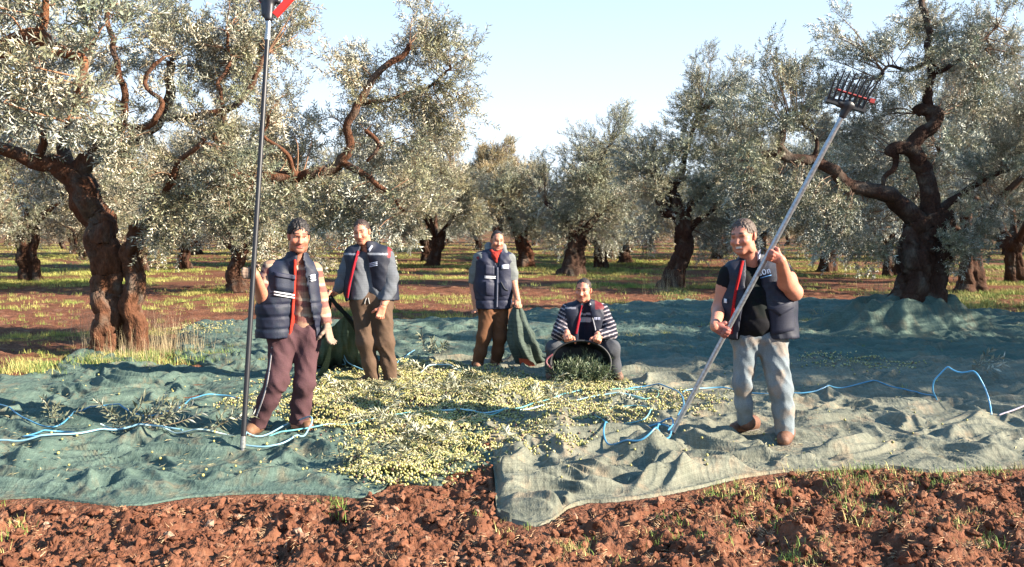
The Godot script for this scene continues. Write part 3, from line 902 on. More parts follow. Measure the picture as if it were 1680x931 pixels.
	clumps = px_clumps(6.0, [[85, 5, 60, 40, 0, 0.3, 1.6], [98, 120, 44, 50, 0.1, 0.25, 1.8], [120, 170, 40, 40, 0.0, 0.2, 1.4], [10, 150, 46, 34, 0, 0.25, 1.3], [150, 20, 46, 34, 0, 0.25, 1.2], [-160, 60, 160, 110, 0, 0.8], [20, 10, 40, 34, 0, 0.25, 0.8]], 1.1)
	clumps.append([f + Vector3(-0.8, 3.6, 0), Vector3(1.2, 0.8, 1.2), 60])
	olive_tree("near olive tree reaching a bare orange-brown limb in over the grove", f, limbs, 1, clumps, {"seed": 21, "bark": lin(146, 98, 70), "sprigs": 12, "warm": 0.0, "twist": 0.3})
	# --- trees beyond the right edge, whose shadows lie on the back net
	for q in [[12.6, -8.4, 6.0, 3.2, 411, "olive tree on the sunny side of the mound, shading the back net"], [14.5, -14.0, 5.8, 3.6, 417, "olive tree beyond the mound, on the sunny side of the grass strip"]]:
		var foot := Vector3(q[0], 0, q[1])
		tree_feet.append(foot)
		grown_tree(q[5], foot, q[4], q[2], q[3], 0.3, {"sprigs": 15, "leaf": 1.3, "amount": 0.9, "bark": lin(92, 64, 50)})

# ---------------------------------------------------------------- smooth bodies: tapered bones joined in a distance field, meshed as surface nets
class Field:
	var b := PackedFloat32Array()      # ax ay az  bx by bz  ra rb  kind (0 round, 1 flat at the far end, 2 ellipsoid: centre and radii)
	var k := 0.03
	var cuts := []                     # regions taken away, each an array of planes looking outwards
	func bone(p: Vector3, q: Vector3, ra: float, rb: float, kind := 0.0) -> void:
		b.append_array([p.x, p.y, p.z, q.x, q.y, q.z, ra, rb, kind])
	func ball(p: Vector3, r: Vector3) -> void:
		b.append_array([p.x, p.y, p.z, r.x, r.y, r.z, 0.0, 0.0, 2.0])
	func chain(nodes: Array, flat := false) -> void:
		for i in nodes.size() - 1:
			bone(nodes[i][0], nodes[i + 1][0], nodes[i][1], nodes[i + 1][1], 1.0 if flat and i == nodes.size() - 2 else 0.0)
	func one(o: int, x: float, y: float, z: float) -> float:
		var px := x - b[o]
		var py := y - b[o + 1]
		var pz := z - b[o + 2]
		var kind := b[o + 8]
		if kind > 1.5:
			var rx := b[o + 3]
			var ry := b[o + 4]
			var rz := b[o + 5]
			var ex := px / rx
			var ey := py / ry
			var ez := pz / rz
			var k0 := sqrt(ex * ex + ey * ey + ez * ez)
			ex /= rx; ey /= ry; ez /= rz
			var k1 := sqrt(ex * ex + ey * ey + ez * ez)
			return k0 * (k0 - 1.0) / maxf(k1, 1e-6) if k0 > 1e-4 else -minf(rx, minf(ry, rz))
		var dx := b[o + 3] - b[o]
		var dy := b[o + 4] - b[o + 1]
		var dz := b[o + 5] - b[o + 2]
		var l2 := dx * dx + dy * dy + dz * dz
		var u := (px * dx + py * dy + pz * dz) / maxf(l2, 1e-9)
		if kind > 0.5 and u > 1.0:
			var qx := px - dx * u
			var qy := py - dy * u
			var qz := pz - dz * u
			return maxf(sqrt(qx * qx + qy * qy + qz * qz) - b[o + 7], (u - 1.0) * sqrt(l2))
		var t := clampf(u, 0.0, 1.0)
		px -= dx * t
		py -= dy * t
		pz -= dz * t
		return sqrt(px * px + py * py + pz * pz) - lerpf(b[o + 6], b[o + 7], t)
	func among(list: PackedInt32Array, x: float, y: float, z: float) -> float:
		var d := 9.0
		for o in list:
			var e := 0.0
			if b[o + 8] < 0.5:
				var ax := b[o]
				var ay := b[o + 1]
				var az := b[o + 2]
				var px := x - ax
				var py := y - ay
				var pz := z - az
				ax = b[o + 3] - ax
				ay = b[o + 4] - ay
				az = b[o + 5] - az
				var t := clampf((px * ax + py * ay + pz * az) / (ax * ax + ay * ay + az * az + 1e-9), 0.0, 1.0)
				px -= ax * t
				py -= ay * t
				pz -= az * t
				var ra := b[o + 6]
				e = sqrt(px * px + py * py + pz * pz) - ra - (b[o + 7] - ra) * t
			else: e = one(o, x, y, z)
			if d > 8.0: d = e
			else:
				var h := maxf(k - absf(d - e), 0.0)
				d = minf(d, e) - h * h * 0.25 / k
		for c in cuts:
			var w := -9.0
			for pl: Plane in c: w = maxf(w, pl.normal.x * x + pl.normal.y * y + pl.normal.z * z - pl.d)
			d = maxf(d, -w)
		return d
	func every() -> PackedInt32Array:
		var a := PackedInt32Array()
		for i in b.size() / 9: a.append(i * 9)
		return a
	func dist(p: Vector3) -> float:
		return among(every(), p.x, p.y, p.z)
	# adds the surface to a soup; paint(p) gives the colour, swell(p, n) moves a point out
	func mesh(s: Soup, cell: float, paint: Callable, swell = null, frame := Transform3D()) -> void:
		var lo := Vector3.ONE * 1e9
		var hi := Vector3.ONE * -1e9
		var all := every()
		for o in all:
			if b[o + 8] > 1.5:
				var cc := Vector3(b[o], b[o + 1], b[o + 2]); var rr := Vector3(b[o + 3], b[o + 4], b[o + 5])
				lo = lo.min(cc - rr); hi = hi.max(cc + rr)
			else:
				for e in 2:
					var cc := Vector3(b[o + e * 3], b[o + e * 3 + 1], b[o + e * 3 + 2]); var rr := Vector3.ONE * b[o + 6 + e]
					lo = lo.min(cc - rr); hi = hi.max(cc + rr)
		lo -= Vector3.ONE * (cell * 2.0 + k * 0.5)
		hi += Vector3.ONE * (cell * 2.0 + k * 0.5)
		var B := 4
		var bn := Vector3i(((hi - lo) / (cell * B)).ceil())
		var nx := bn.x * B + 1
		var ny := bn.y * B + 1
		var nzz := bn.z * B + 1
		var val := PackedFloat32Array(); val.resize(nx * ny * nzz); val.fill(9.5)
		var vid := PackedInt32Array(); vid.resize(nx * ny * nzz); vid.fill(-1)
		var half := cell * B * 0.5
		var reach := half * 1.7321 + cell
		var blocks := PackedInt32Array()
		for bz in bn.z:
			for by in bn.y:
				for bx in bn.x:
					var cx := lo.x + (bx * B) * cell + half
					var cy := lo.y + (by * B) * cell + half
					var cz := lo.z + (bz * B) * cell + half
					var ds := PackedFloat32Array()
					var mn := 9.0
					for o in all:
						var e := one(o, cx, cy, cz)
						ds.append(e)
						mn = minf(mn, e)
					if mn > reach + k * 0.3: continue
					var list := PackedInt32Array()
					for i in all.size():
						if ds[i] < mn + 2.0 * reach + k: list.append(all[i])
					if mn < -reach - 0.02:
						if cuts.is_empty() or absf(among(list, cx, cy, cz)) > reach * 1.2 + k: 
							var dd := among(list, cx, cy, cz)
							if absf(dd) > reach + 0.01: 
								for z in B + 1:
									for y in B + 1:
										for x in B + 1:
											var id0 := ((bz * B + z) * ny + by * B + y) * nx + bx * B + x
											if val[id0] > 8.0: val[id0] = dd
								continue
					blocks.append_array([bx, by, bz])
					for z in B + 1:
						for y in B + 1:
							var row := ((bz * B + z) * ny + by * B + y) * nx + bx * B
							for x in B + 1:
								if val[row + x] < 8.0: continue
								val[row + x] = among(list, lo.x + (bx * B + x) * cell, lo.y + (by * B + y) * cell, lo.z + (bz * B + z) * cell)
		var base := s.v.size()
		var sy := nx
		var sz := nx * ny
		for q in range(0, blocks.size(), 3):
			for z in B:
				for y in B:
					for x in B:
						var ix := blocks[q] * B + x
						var iy := blocks[q + 1] * B + y
						var iz := blocks[q + 2] * B + z
						var id := iz * sz + iy * sy + ix
						var v0 := val[id]; var v1 := val[id + 1]; var v2 := val[id + sy]; var v3 := val[id + sy + 1]
						var v4 := val[id + sz]; var v5 := val[id + sz + 1]; var v6 := val[id + sz + sy]; var v7 := val[id + sz + sy + 1]
						var ins := int(v0 < 0.0) + int(v1 < 0.0) + int(v2 < 0.0) + int(v3 < 0.0) + int(v4 < 0.0) + int(v5 < 0.0) + int(v6 < 0.0) + int(v7 < 0.0)
						if ins == 0 or ins == 8: continue
						var sx := 0.0; var syy := 0.0; var szz := 0.0; var cn := 0.0
						if (v0 < 0.0) != (v1 < 0.0): sx += v0 / (v0 - v1); cn += 1.0
						if (v2 < 0.0) != (v3 < 0.0): sx += v2 / (v2 - v3); syy += 1.0; cn += 1.0
						if (v4 < 0.0) != (v5 < 0.0): sx += v4 / (v4 - v5); szz += 1.0; cn += 1.0
						if (v6 < 0.0) != (v7 < 0.0): sx += v6 / (v6 - v7); syy += 1.0; szz += 1.0; cn += 1.0
						if (v0 < 0.0) != (v2 < 0.0): syy += v0 / (v0 - v2); cn += 1.0
						if (v1 < 0.0) != (v3 < 0.0): syy += v1 / (v1 - v3); sx += 1.0; cn += 1.0
						if (v4 < 0.0) != (v6 < 0.0): syy += v4 / (v4 - v6); szz += 1.0; cn += 1.0
						if (v5 < 0.0) != (v7 < 0.0): syy += v5 / (v5 - v7); sx += 1.0; szz += 1.0; cn += 1.0
						if (v0 < 0.0) != (v4 < 0.0): szz += v0 / (v0 - v4); cn += 1.0
						if (v1 < 0.0) != (v5 < 0.0): szz += v1 / (v1 - v5); sx += 1.0; cn += 1.0
						if (v2 < 0.0) != (v6 < 0.0): szz += v2 / (v2 - v6); syy += 1.0; cn += 1.0
						if (v3 < 0.0) != (v7 < 0.0): szz += v3 / (v3 - v7); sx += 1.0; syy += 1.0; cn += 1.0
						var p := Vector3(lo.x + (ix + sx / cn) * cell, lo.y + (iy + syy / cn) * cell, lo.z + (iz + szz / cn) * cell)
						var g := Vector3(v1 + v3 + v5 + v7 - v0 - v2 - v4 - v6, v2 + v3 + v6 + v7 - v0 - v1 - v4 - v5, v4 + v5 + v6 + v7 - v0 - v1 - v2 - v3).normalized()
						vid[id] = s.v.size()
						s.c.append(paint.call(p))
						if swell != null: p += g * float(swell.call(p, g))
						s.v.append(frame * p)
						s.n.append(g)
		for q in range(0, blocks.size(), 3):
			for z in B:
				for y in B:
					for x in B:
						var ix := blocks[q] * B + x
						var iy := blocks[q + 1] * B + y
						var iz := blocks[q + 2] * B + z
						if ix == 0 or iy == 0 or iz == 0: continue
						var id := iz * sz + iy * sy + ix
						if vid[id] < 0: continue
						var a := val[id] < 0.0
						if a != (val[id + 1] < 0.0): face(s, vid[id - sy - sz], vid[id - sz], vid[id], vid[id - sy], a)
						if a != (val[id + sy] < 0.0): face(s, vid[id - 1 - sz], vid[id - 1], vid[id], vid[id - sz], a)
						if a != (val[id + sz] < 0.0): face(s, vid[id - 1 - sy], vid[id - sy], vid[id], vid[id - 1], a)
		s.smooth(base)
	func face(s: Soup, p: int, q: int, r: int, t: int, inside: bool) -> void:
		if p < 0 or q < 0 or r < 0 or t < 0: return
		if inside: s.i.append_array([p, r, q, p, t, r])
		else: s.i.append_array([p, q, r, p, r, t])

# surfaces are meshed side by side on all processors, then put together
var jobs := []
var waiting := []
func job(f: Field, cell: float, paint: Callable, swell = null, frame := Transform3D()) -> Soup:
	var s := Soup.new()
	jobs.append([f, s, cell, paint, swell, frame])
	return s
func when_done(soups: Array, called: String, m: Material, parent: Node3D, base: Vector3) -> MeshInstance3D:
	var o := MeshInstance3D.new()
	o.name = called
	parent.add_child(o, true)
	waiting.append([soups, m, o, base])
	return o
func run_job(k: int) -> void:
	var j: Array = jobs[k]
	(j[0] as Field).mesh(j[1], j[2], j[3], j[4], j[5])
func run_jobs() -> void:
	var id := WorkerThreadPool.add_group_task(run_job, jobs.size(), -1, true)
	WorkerThreadPool.wait_for_group_task_completion(id)
	for w in waiting:
		var s := Soup.new()
		for q: Soup in w[0]: s.join(q)
		s.move(-w[3])
		var m := s.mesh()
		if m.get_surface_count() > 0: m.surface_set_material(0, w[1])
		(w[2] as MeshInstance3D).mesh = m
	jobs.clear()
	waiting.clear()

# nodes given as [x, y in the photograph, metres nearer than the person, radius]
func limb(f: Field, depth: float, list: Array, flat := false, grow := 0.0) -> void:
	var n := []
	for q in list: n.append([at(q[0], q[1], depth - q[2]), q[3] + grow])
	f.chain(n, flat)
func fold(amount: float, fx: float, fy: float, seed_: float, base: Vector3) -> Callable:
	return func(p: Vector3, _n: Vector3) -> float:
		var q := p - base
		var a := nr.get_noise_3d(q.x * fx + seed_, q.y * fy + 1.5 * q.x * fx, q.z * fx)
		var b := nr.get_noise_3d(q.x * fx * 2.3, q.y * fy * 2.1 - 2.0 * q.z * fx + seed_, q.z * fx * 2.3)
		var m := 0.55 + 0.75 * nz.get_noise_3dv(q * 2.6 + Vector3(seed_, 0, 0))
		return amount * m * (0.6 - 1.7 * absf(a)) + amount * 0.45 * m * (0.5 - absf(b))
func plain(c: Color) -> Callable:
	return func(p: Vector3) -> Color:
		var g := 1.0 + 0.16 * nz.get_noise_3dv(p * 6.0)
		return Color(c.r * g, c.g * g, c.b * g)

# the point of a surface that is seen at a pixel
func seen(f: Field, list: PackedInt32Array, x: float, y: float, depth: float) -> Vector3:
	var r := ray(x, y)
	var l := r.length()
	var t := depth - 0.75
	var best := 9.0
	var bt := depth
	for k in 60:
		var p := CAM + r * t
		var d := f.among(list, p.x, p.y, p.z)
		if d < best: best = d; bt = t
		if d < 0.002: break
		t += maxf(d * 0.85, 0.0015) / l
		if t > depth + 0.6: break
	return CAM + r * bt
# a thin piece of cloth lying on a surface between four corners of the photograph
func patch(f: Field, depth: float, corners: Array, lift: float, color: Color, called: String, m: Material, parent: Node3D, nx := 7, ny := 5) -> MeshInstance3D:
	var list := f.every()
	var s := Soup.new()
	var pts := PackedVector3Array(); var cols := PackedColorArray()
	for j in ny + 2:
		for i in nx + 2:
			var u := clampf((i - 1.0) / (nx - 1), 0, 1)
			var v := clampf((j - 1.0) / (ny - 1), 0, 1)
			var a := Vector2(corners[0][0], corners[0][1]).lerp(Vector2(corners[1][0], corners[1][1]), u)
			var b := Vector2(corners[3][0], corners[3][1]).lerp(Vector2(corners[2][0], corners[2][1]), u)
			var q := a.lerp(b, v)
			var p := seen(f, list, q.x, q.y, depth)
			var rim := i == 0 or j == 0 or i == nx + 1 or j == ny + 1
			p += (CAM - p).normalized() * (lift - (lift + 0.006 if rim else 0.0))
			pts.append(p - parent.position)
			cols.append(color)
	s.sheet(pts, nx + 2, cols, true)
	return put(s.mesh(), called, m, parent)
# a strip of cloth along a line of the photograph on a surface
func strip(f: Field, depth: float, line: Array, wide: float, lift: float, color: Color, called: String, m: Material, parent: Node3D) -> MeshInstance3D:
	var list := f.every()
	var pl := PackedVector3Array()
	for q in line: pl.append(Vector3(q[0], q[1], 0))
	pl = spline(pl, 5)
	var s := Soup.new()
	var pts := PackedVector3Array(); var cols := PackedColorArray()
	var hw := wide * 0.5 / depth * FPX
	for k in pl.size():
		var t := (pl[mini(k + 1, pl.size() - 1)] - pl[maxi(k - 1, 0)]).normalized()
		var side := Vector3(-t.y, t.x, 0)
		var mid := seen(f, list, pl[k].x, pl[k].y, depth)
		for e in [-1.0, -0.97, 0.0, 0.97, 1.0]:
			var q: Vector3 = pl[k] + side * hw * e
			var p := mid if e == 0.0 else seen(f, list, q.x, q.y, depth)
			if p.distance_to(mid) > wide * 1.6: p = mid + (p - mid).normalized() * wide * 0.5
			p += (CAM - p).normalized() * (lift if absf(e) < 0.99 else -0.006)
			pts.append(p - parent.position)
			cols.append(color)
	s.sheet(pts, 5, cols, false)
	return put(s.mesh(), called, m, parent)
# letters printed on a surface; from = left end of the base line, to = right end, tall in pixels
func print_on(f: Field, depth: float, words: String, from: Vector2, to: Vector2, tall: float, color: Color, parent: Node3D) -> void:
	var tm := TextMesh.new()
	var font := SystemFont.new()
	font.font_names = PackedStringArray(["Droid Sans"])
	font.font_weight = 700
	tm.font = font
	tm.text = words
	tm.font_size = 32
	tm.pixel_size = 0.01
	tm.depth = 0.0
	tm.curve_step = 4.0
	var a := tm.get_mesh_arrays()
	var v: PackedVector3Array = a[Mesh.ARRAY_VERTEX]
	var id: PackedInt32Array = a[Mesh.ARRAY_INDEX]
	if v.is_empty(): return
	var box := AABB(v[0], Vector3.ZERO)
	for p in v: box = box.expand(p)
	var list := f.every()
	var s := Soup.new()
	var up := Vector2(to.y - from.y, from.x - to.x).normalized()
	for p in v:
		var u := (p - box.position) / Vector3(maxf(box.size.x, 1e-4), maxf(box.size.y, 1e-4), 1)
		var q := from.lerp(to, u.x) + up * tall * u.y
		var w := seen(f, list, q.x, q.y, depth)
		w += (CAM - w).normalized() * 0.008
		s.v.append(w - parent.position); s.n.append((CAM - w).normalized()); s.c.append(color)
	for k in range(0, id.size(), 3):
		var f3 := (s.v[id[k + 2]] - s.v[id[k]]).cross(s.v[id[k + 1]] - s.v[id[k]])
		if f3.dot(s.n[id[k]]) >= 0: s.i.append_array([id[k], id[k + 1], id[k + 2]])
		else: s.i.append_array([id[k], id[k + 2], id[k + 1]])
	put(s.mesh(), "lettering", M.print, parent)

# ---- hand: d from wrist to knuckles, n out of the palm, right or left; curl of each finger joint in radians
func hand(s: Array, wrist: Vector3, d: Vector3, n: Vector3, right: bool, curl: float, arm_from: Vector3, color: Color, size := 1.0, spread := 0.06, thumb_in := 0.5) -> void:
	d = d.normalized()
	n = (n - d * n.dot(d)).normalized()
	var t := d.cross(n) if right else n.cross(d)
	var f := Field.new()
	f.k = 0.012
	var z := size
	f.bone(wrist + (arm_from - wrist).normalized() * 0.05, wrist, 0.031 * z, 0.027 * z)
	for e in [0.028, 0.009, -0.010, -0.027]:
		f.bone(wrist + t * e * 0.6 * z, wrist + d * 0.085 * z + t * e * z, 0.018 * z, 0.0135 * z)
	var lens := [0.074, 0.083, 0.077, 0.06]
	for k in 4:
		var off: float = [0.029, 0.0095, -0.0105, -0.029][k]
		var p := wrist + d * (0.088 - absf(off) * 0.12) * z + t * off * z
		var dir := (d + t * spread * (1.5 - k)).normalized()
		var ax := n.cross(dir).normalized() * -1.0
		var r := [0.0098, 0.0102, 0.0098, 0.0085]
		for j in 3:
			dir = dir.rotated(ax, -curl * [0.85, 1.15, 0.8][j] * (1.0 + 0.08 * k)).normalized()
			var ln: float = lens[k] * z * [0.46, 0.31, 0.23][j]
			var q := p + dir * ln
			f.bone(p, q, r[k] * z * (1.0 - 0.07 * j), r[k] * z * (0.94 - 0.08 * j))
			p = q
	var tp := wrist + d * 0.022 * z + t * 0.026 * z + n * 0.006 * z
	var td := (d * 0.65 + t * 0.7 + n * 0.35).normalized()
	var tq := tp + td * 0.042 * z
	f.bone(tp, tq, 0.016 * z, 0.0125 * z)
	td = (td * (1.0 - thumb_in) + (d * 0.5 + n * 0.9 - t * 0.15) * thumb_in).normalized()
	var tr := tq + td * 0.032 * z
	f.bone(tq, tr, 0.0122 * z, 0.011 * z)
	f.bone(tr, tr + (td + n * 0.4 * thumb_in).normalized() * 0.024 * z, 0.011 * z, 0.009 * z)
	s.append(job(f, 0.0042, plain(color)))
# a hand closed round a bar at g that runs along axis (thumb towards it); gives the wrist
func grip(s: Array, g: Vector3, axis: Vector3, d: Vector3, right: bool, radius: float, arm_from: Vector3, color: Color, size := 1.0) -> Vector3:
	axis = axis.normalized()
	d = (d - axis * d.dot(axis)).normalized()
	var n := axis.cross(d) if right else d.cross(axis)
	var w := g - d * 0.085 * size - n * (radius + 0.017) * size
	hand(s, w, d, n, right, 1.15, w.lerp(arm_from, 1.0), color, size, 0.0, 0.75)
	return w
func grip_wrist(g: Vector3, axis: Vector3, d: Vector3, right: bool, radius: float, size := 1.0) -> Vector3:
	axis = axis.normalized()
	d = (d - axis * d.dot(axis)).normalized()
	var n := axis.cross(d) if right else d.cross(axis)
	return g - d * 0.085 * size - n * (radius + 0.017) * size

# ---- head: yaw to the right of the picture, nod down, roll to the right, all in degrees
func head(s: Array, t: Node3D, centre: Vector3, o: Dictionary, neck_to: Vector3) -> void:
	var b := Basis.from_euler(Vector3(deg_to_rad(o.get("nod", 0.0)), deg_to_rad(o.get("yaw", 0.0)), deg_to_rad(-o.get("roll", 0.0))))
	var z: float = o.get("size", 1.0)
	var fr := Transform3D(b.scaled(Vector3.ONE * z), centre)
	# towards the camera is +z of the head at yaw 0
	var look := Transform3D(Basis(Vector3.UP, atan2(CAM.x - centre.x, CAM.z - centre.z)), Vector3.ZERO)
	fr.basis = look.basis * fr.basis
	var wide: float = o.get("wide", 1.0)
	var f := Field.new()
	f.k = 0.022
	f.ball(Vector3(0, 0.03, -0.018), Vector3(0.074 * wide, 0.088, 0.094))
	f.ball(Vector3(0, -0.025, 0.026), Vector3(0.061 * wide, 0.084, 0.06))
	f.ball(Vector3(0, -0.078, 0.028), Vector3(0.05 * wide, 0.036, 0.05))
	f.bone(Vector3(-0.012, -0.1, 0.062), Vector3(0.012, -0.1, 0.062), 0.018, 0.018)
	f.bone(Vector3(-0.034 * wide, 0.021, 0.072), Vector3(0.034 * wide, 0.021, 0.072), 0.011, 0.011)
	for e in [-1.0, 1.0]:
		f.ball(Vector3(0.042 * e * wide, -0.03, 0.052), Vector3(0.024, 0.022, 0.026))
		f.ball(Vector3(0.052 * e * wide, -0.07, 0.0), Vector3(0.018, 0.04, 0.04))
	f.k = 0.022
	var nk := fr.affine_inverse() * neck_to
	f.bone(Vector3(0, -0.05, -0.024), nk, 0.056 * wide, 0.064 * wide)
	var skin: Color = o.get("skin", lin(186, 124, 100))
	var beard: float = o.get("beard", 0.3)
	var smile: float = o.get("smile", 0.0)
	var brow: Color = o.get("hair", lin(42, 30, 26))
	var mouth := func(x: float) -> float: return -0.066 + smile * 3.4 * x * x
	var paint := func(p: Vector3) -> Color:
		var c := skin
		var g := 1.0 + 0.07 * nz.get_noise_3dv(p * 40.0)
		if p.z > 0.02:
			var ch := exp(-(pow((absf(p.x) - 0.04) / 0.022, 2.0) + pow((p.y + 0.032) / 0.022, 2.0)))
			c = c.lerp(Color(skin.r * 1.0, skin.g * 0.74, skin.b * 0.7), 0.6 * ch)
			# stubble and beard: hair that stands in the skin
			var low := smoothstep(-0.038, -0.06, p.y) * smoothstep(0.0, 0.03, p.z)
			var lip := smoothstep(0.02, 0.012, absf(p.y + 0.052)) * smoothstep(0.034, 0.024, absf(p.x))
			c = c.lerp(brow, beard * clampf(maxf(low, lip), 0.0, 1.0) * (0.75 + 0.5 * nz.get_noise_3dv(p * 150.0)))
			var my: float = mouth.call(p.x)
			if p.z > 0.05 and absf(p.x) < 0.031:
				var lipc := smoothstep(0.011, 0.006, absf(p.y - my + 0.002)) * smoothstep(0.031, 0.024, absf(p.x))
				c = c.lerp(lin(150, 78, 70), lipc * 0.85)
				if o.get("teeth", false) and absf(p.x) < 0.023 and absf(p.y - my) < 0.0055: c = lin(216, 208, 196)
			if p.z > 0.045:
				var by := 0.026 + 0.004 * sin(absf(p.x) * 60.0)
				if absf(p.x) > 0.013 * wide and absf(p.x) < 0.051 * wide: c = c.lerp(brow, 0.9 * smoothstep(0.0075, 0.004, absf(p.y - by)))
				if absf(absf(p.x) - 0.031 * wide) < 0.017: c = c.lerp(Color(skin.r * 0.5, skin.g * 0.4, skin.b * 0.4), 0.75 * smoothstep(0.007, 0.004, absf(p.y - 0.006)))
		return Color(c.r * g, c.g * g, c.b * g)
	var swell := func(p: Vector3, n: Vector3) -> float:
		if p.z < 0.01: return 0.0
		var d := 0.0
		var ex := absf(p.x) - 0.031 * wide
		d -= 0.009 * exp(-(pow(ex / 0.016, 2.0) + pow((p.y - 0.002) / 0.011, 2.0)))          # eye sockets
		d += 0.0045 * exp(-(pow(ex / 0.013, 2.0) + pow((p.y - 0.001) / 0.006, 2.0)))          # lids
		var ny := clampf((0.012 - p.y) / 0.05, 0.0, 1.0)
		if p.y < 0.02 and p.y > -0.055:                                                   # nose
			var bridge := exp(-pow(p.x / (0.007 + 0.006 * ny), 2.0))
			d += bridge * (0.006 + 0.021 * ny * ny) * smoothstep(-0.052, -0.04, p.y)
			d += 0.008 * exp(-(pow((absf(p.x) - 0.013) / 0.006, 2.0) + pow((p.y + 0.038) / 0.007, 2.0)))
		var my: float = mouth.call(p.x)
		if absf(p.x) < 0.03:
			d += 0.0045 * exp(-pow((p.y - my - 0.006) / 0.005, 2.0)) * smoothstep(0.03, 0.015, absf(p.x))
			d += 0.0055 * exp(-pow((p.y - my + 0.008) / 0.0055, 2.0)) * smoothstep(0.027, 0.012, absf(p.x))
			d -= 0.005 * exp(-pow((p.y - my) / 0.003, 2.0))
			d -= 0.004 * exp(-pow((p.y - my + 0.02) / 0.006, 2.0)) * smoothstep(0.03, 0.015, absf(p.x))
		if smile > 0.0: d += smile * 0.007 * exp(-(pow((absf(p.x) - 0.04) / 0.016, 2.0) + pow((p.y + 0.03) / 0.014, 2.0)))
		return d
	s.append(job(f, 0.0048, paint, swell, fr))
	# ears
	var ef := Field.new()
	ef.k = 0.006
	for e in [-1.0, 1.0]:
		ef.ball(Vector3(0.079 * e * wide, 0.004, -0.016), Vector3(0.01, 0.024, 0.016))
		ef.ball(Vector3(0.074 * e * wide, -0.018, -0.01), Vector3(0.009, 0.015, 0.011))
	s.append(job(ef, 0.005, plain(Color(skin.r, skin.g * 0.86, skin.b * 0.84)), func(p: Vector3, _n: Vector3) -> float: return -0.003 * exp(-(pow((p.y - 0.004) / 0.012, 2.0) + pow((p.z + 0.012) / 0.006, 2.0))), fr))
	# eyes
	for e in [-1.0, 1.0]:
		var eye := Field.new()
		eye.ball(Vector3(0.031 * e * wide, 0.0015, 0.066), Vector3(0.0125, 0.0055 - 0.0018 * smile * 2.0, 0.0125))
		var es := job(eye, 0.0032, func(p: Vector3) -> Color:
			var q := Vector2(p.x - 0.031 * e * wide, p.y - 0.0015).length()
			return lin(30, 20, 16) if q < 0.0062 else lin(205, 192, 182), null, fr)
		when_done([es], "eye", M.plastic, t, t.position)
	# hair
	var hf := Field.new()
	hf.k = 0.012
	var thick: float = o.get("hair_thick", 0.01)
	hf.ball(Vector3(0, 0.036, -0.026), Vector3(0.0735 * wide + thick * 0.5, 0.086 + thick, 0.091 + thick * 0.5))
	var line: float = o.get("hairline", 0.0)
	hf.cuts = [[Plane(Vector3(0, -0.64, 0.77).normalized() * -1.0, -(0.028 - line))], [Plane(Vector3(0, -0.3, 1).normalized() * -1.0, -(0.052 - line * 0.4)), Plane(Vector3(0, 1, 0), 0.075 - line)], [Plane(Vector3(0, 1, 0), -0.045)], [Plane(Vector3(0, 0, -1), 0.008), Plane(Vector3(0, 1, 0), 0.02)]]
	var hc: Color = brow
	var hs := job(hf, 0.0055, func(p: Vector3) -> Color:
		var g := 1.0 + 0.5 * nz.get_noise_3d(p.x * 120.0, p.y * 40.0, p.z * 120.0)
		return Color(hc.r * g, hc.g * g, hc.b * g), func(p: Vector3, _n: Vector3) -> float: return thick * 0.7 * nz.get_noise_3d(p.x * 60.0, p.y * 30.0, p.z * 60.0), fr)
	when_done([hs], "hair", M.hair, t, t.position)

func shoe(f: Field, heel: Vector3, toe: Vector3, ankle: Vector3, z := 1.0) -> void:
	heel.y = maxf(heel.y, 0.0); toe.y = 0.0
	z *= 1.12
	var g := 0.045 * z
	var h := Vector3(heel.x, g, heel.z)
	var e := Vector3(toe.x, 0.04 * z, toe.z)
	f.bone(h, e, 0.047 * z, 0.043 * z)
	f.bone(h.lerp(e, 0.35) + Vector3(0, 0.035, 0), h.lerp(e, 0.7) + Vector3(0, 0.005, 0), 0.046 * z, 0.044 * z)
	f.bone(h + Vector3(0, 0.02, 0), ankle, 0.05 * z, 0.056 * z)
	f.cuts.append([Plane(Vector3(0, 1, 0), 0.004)])

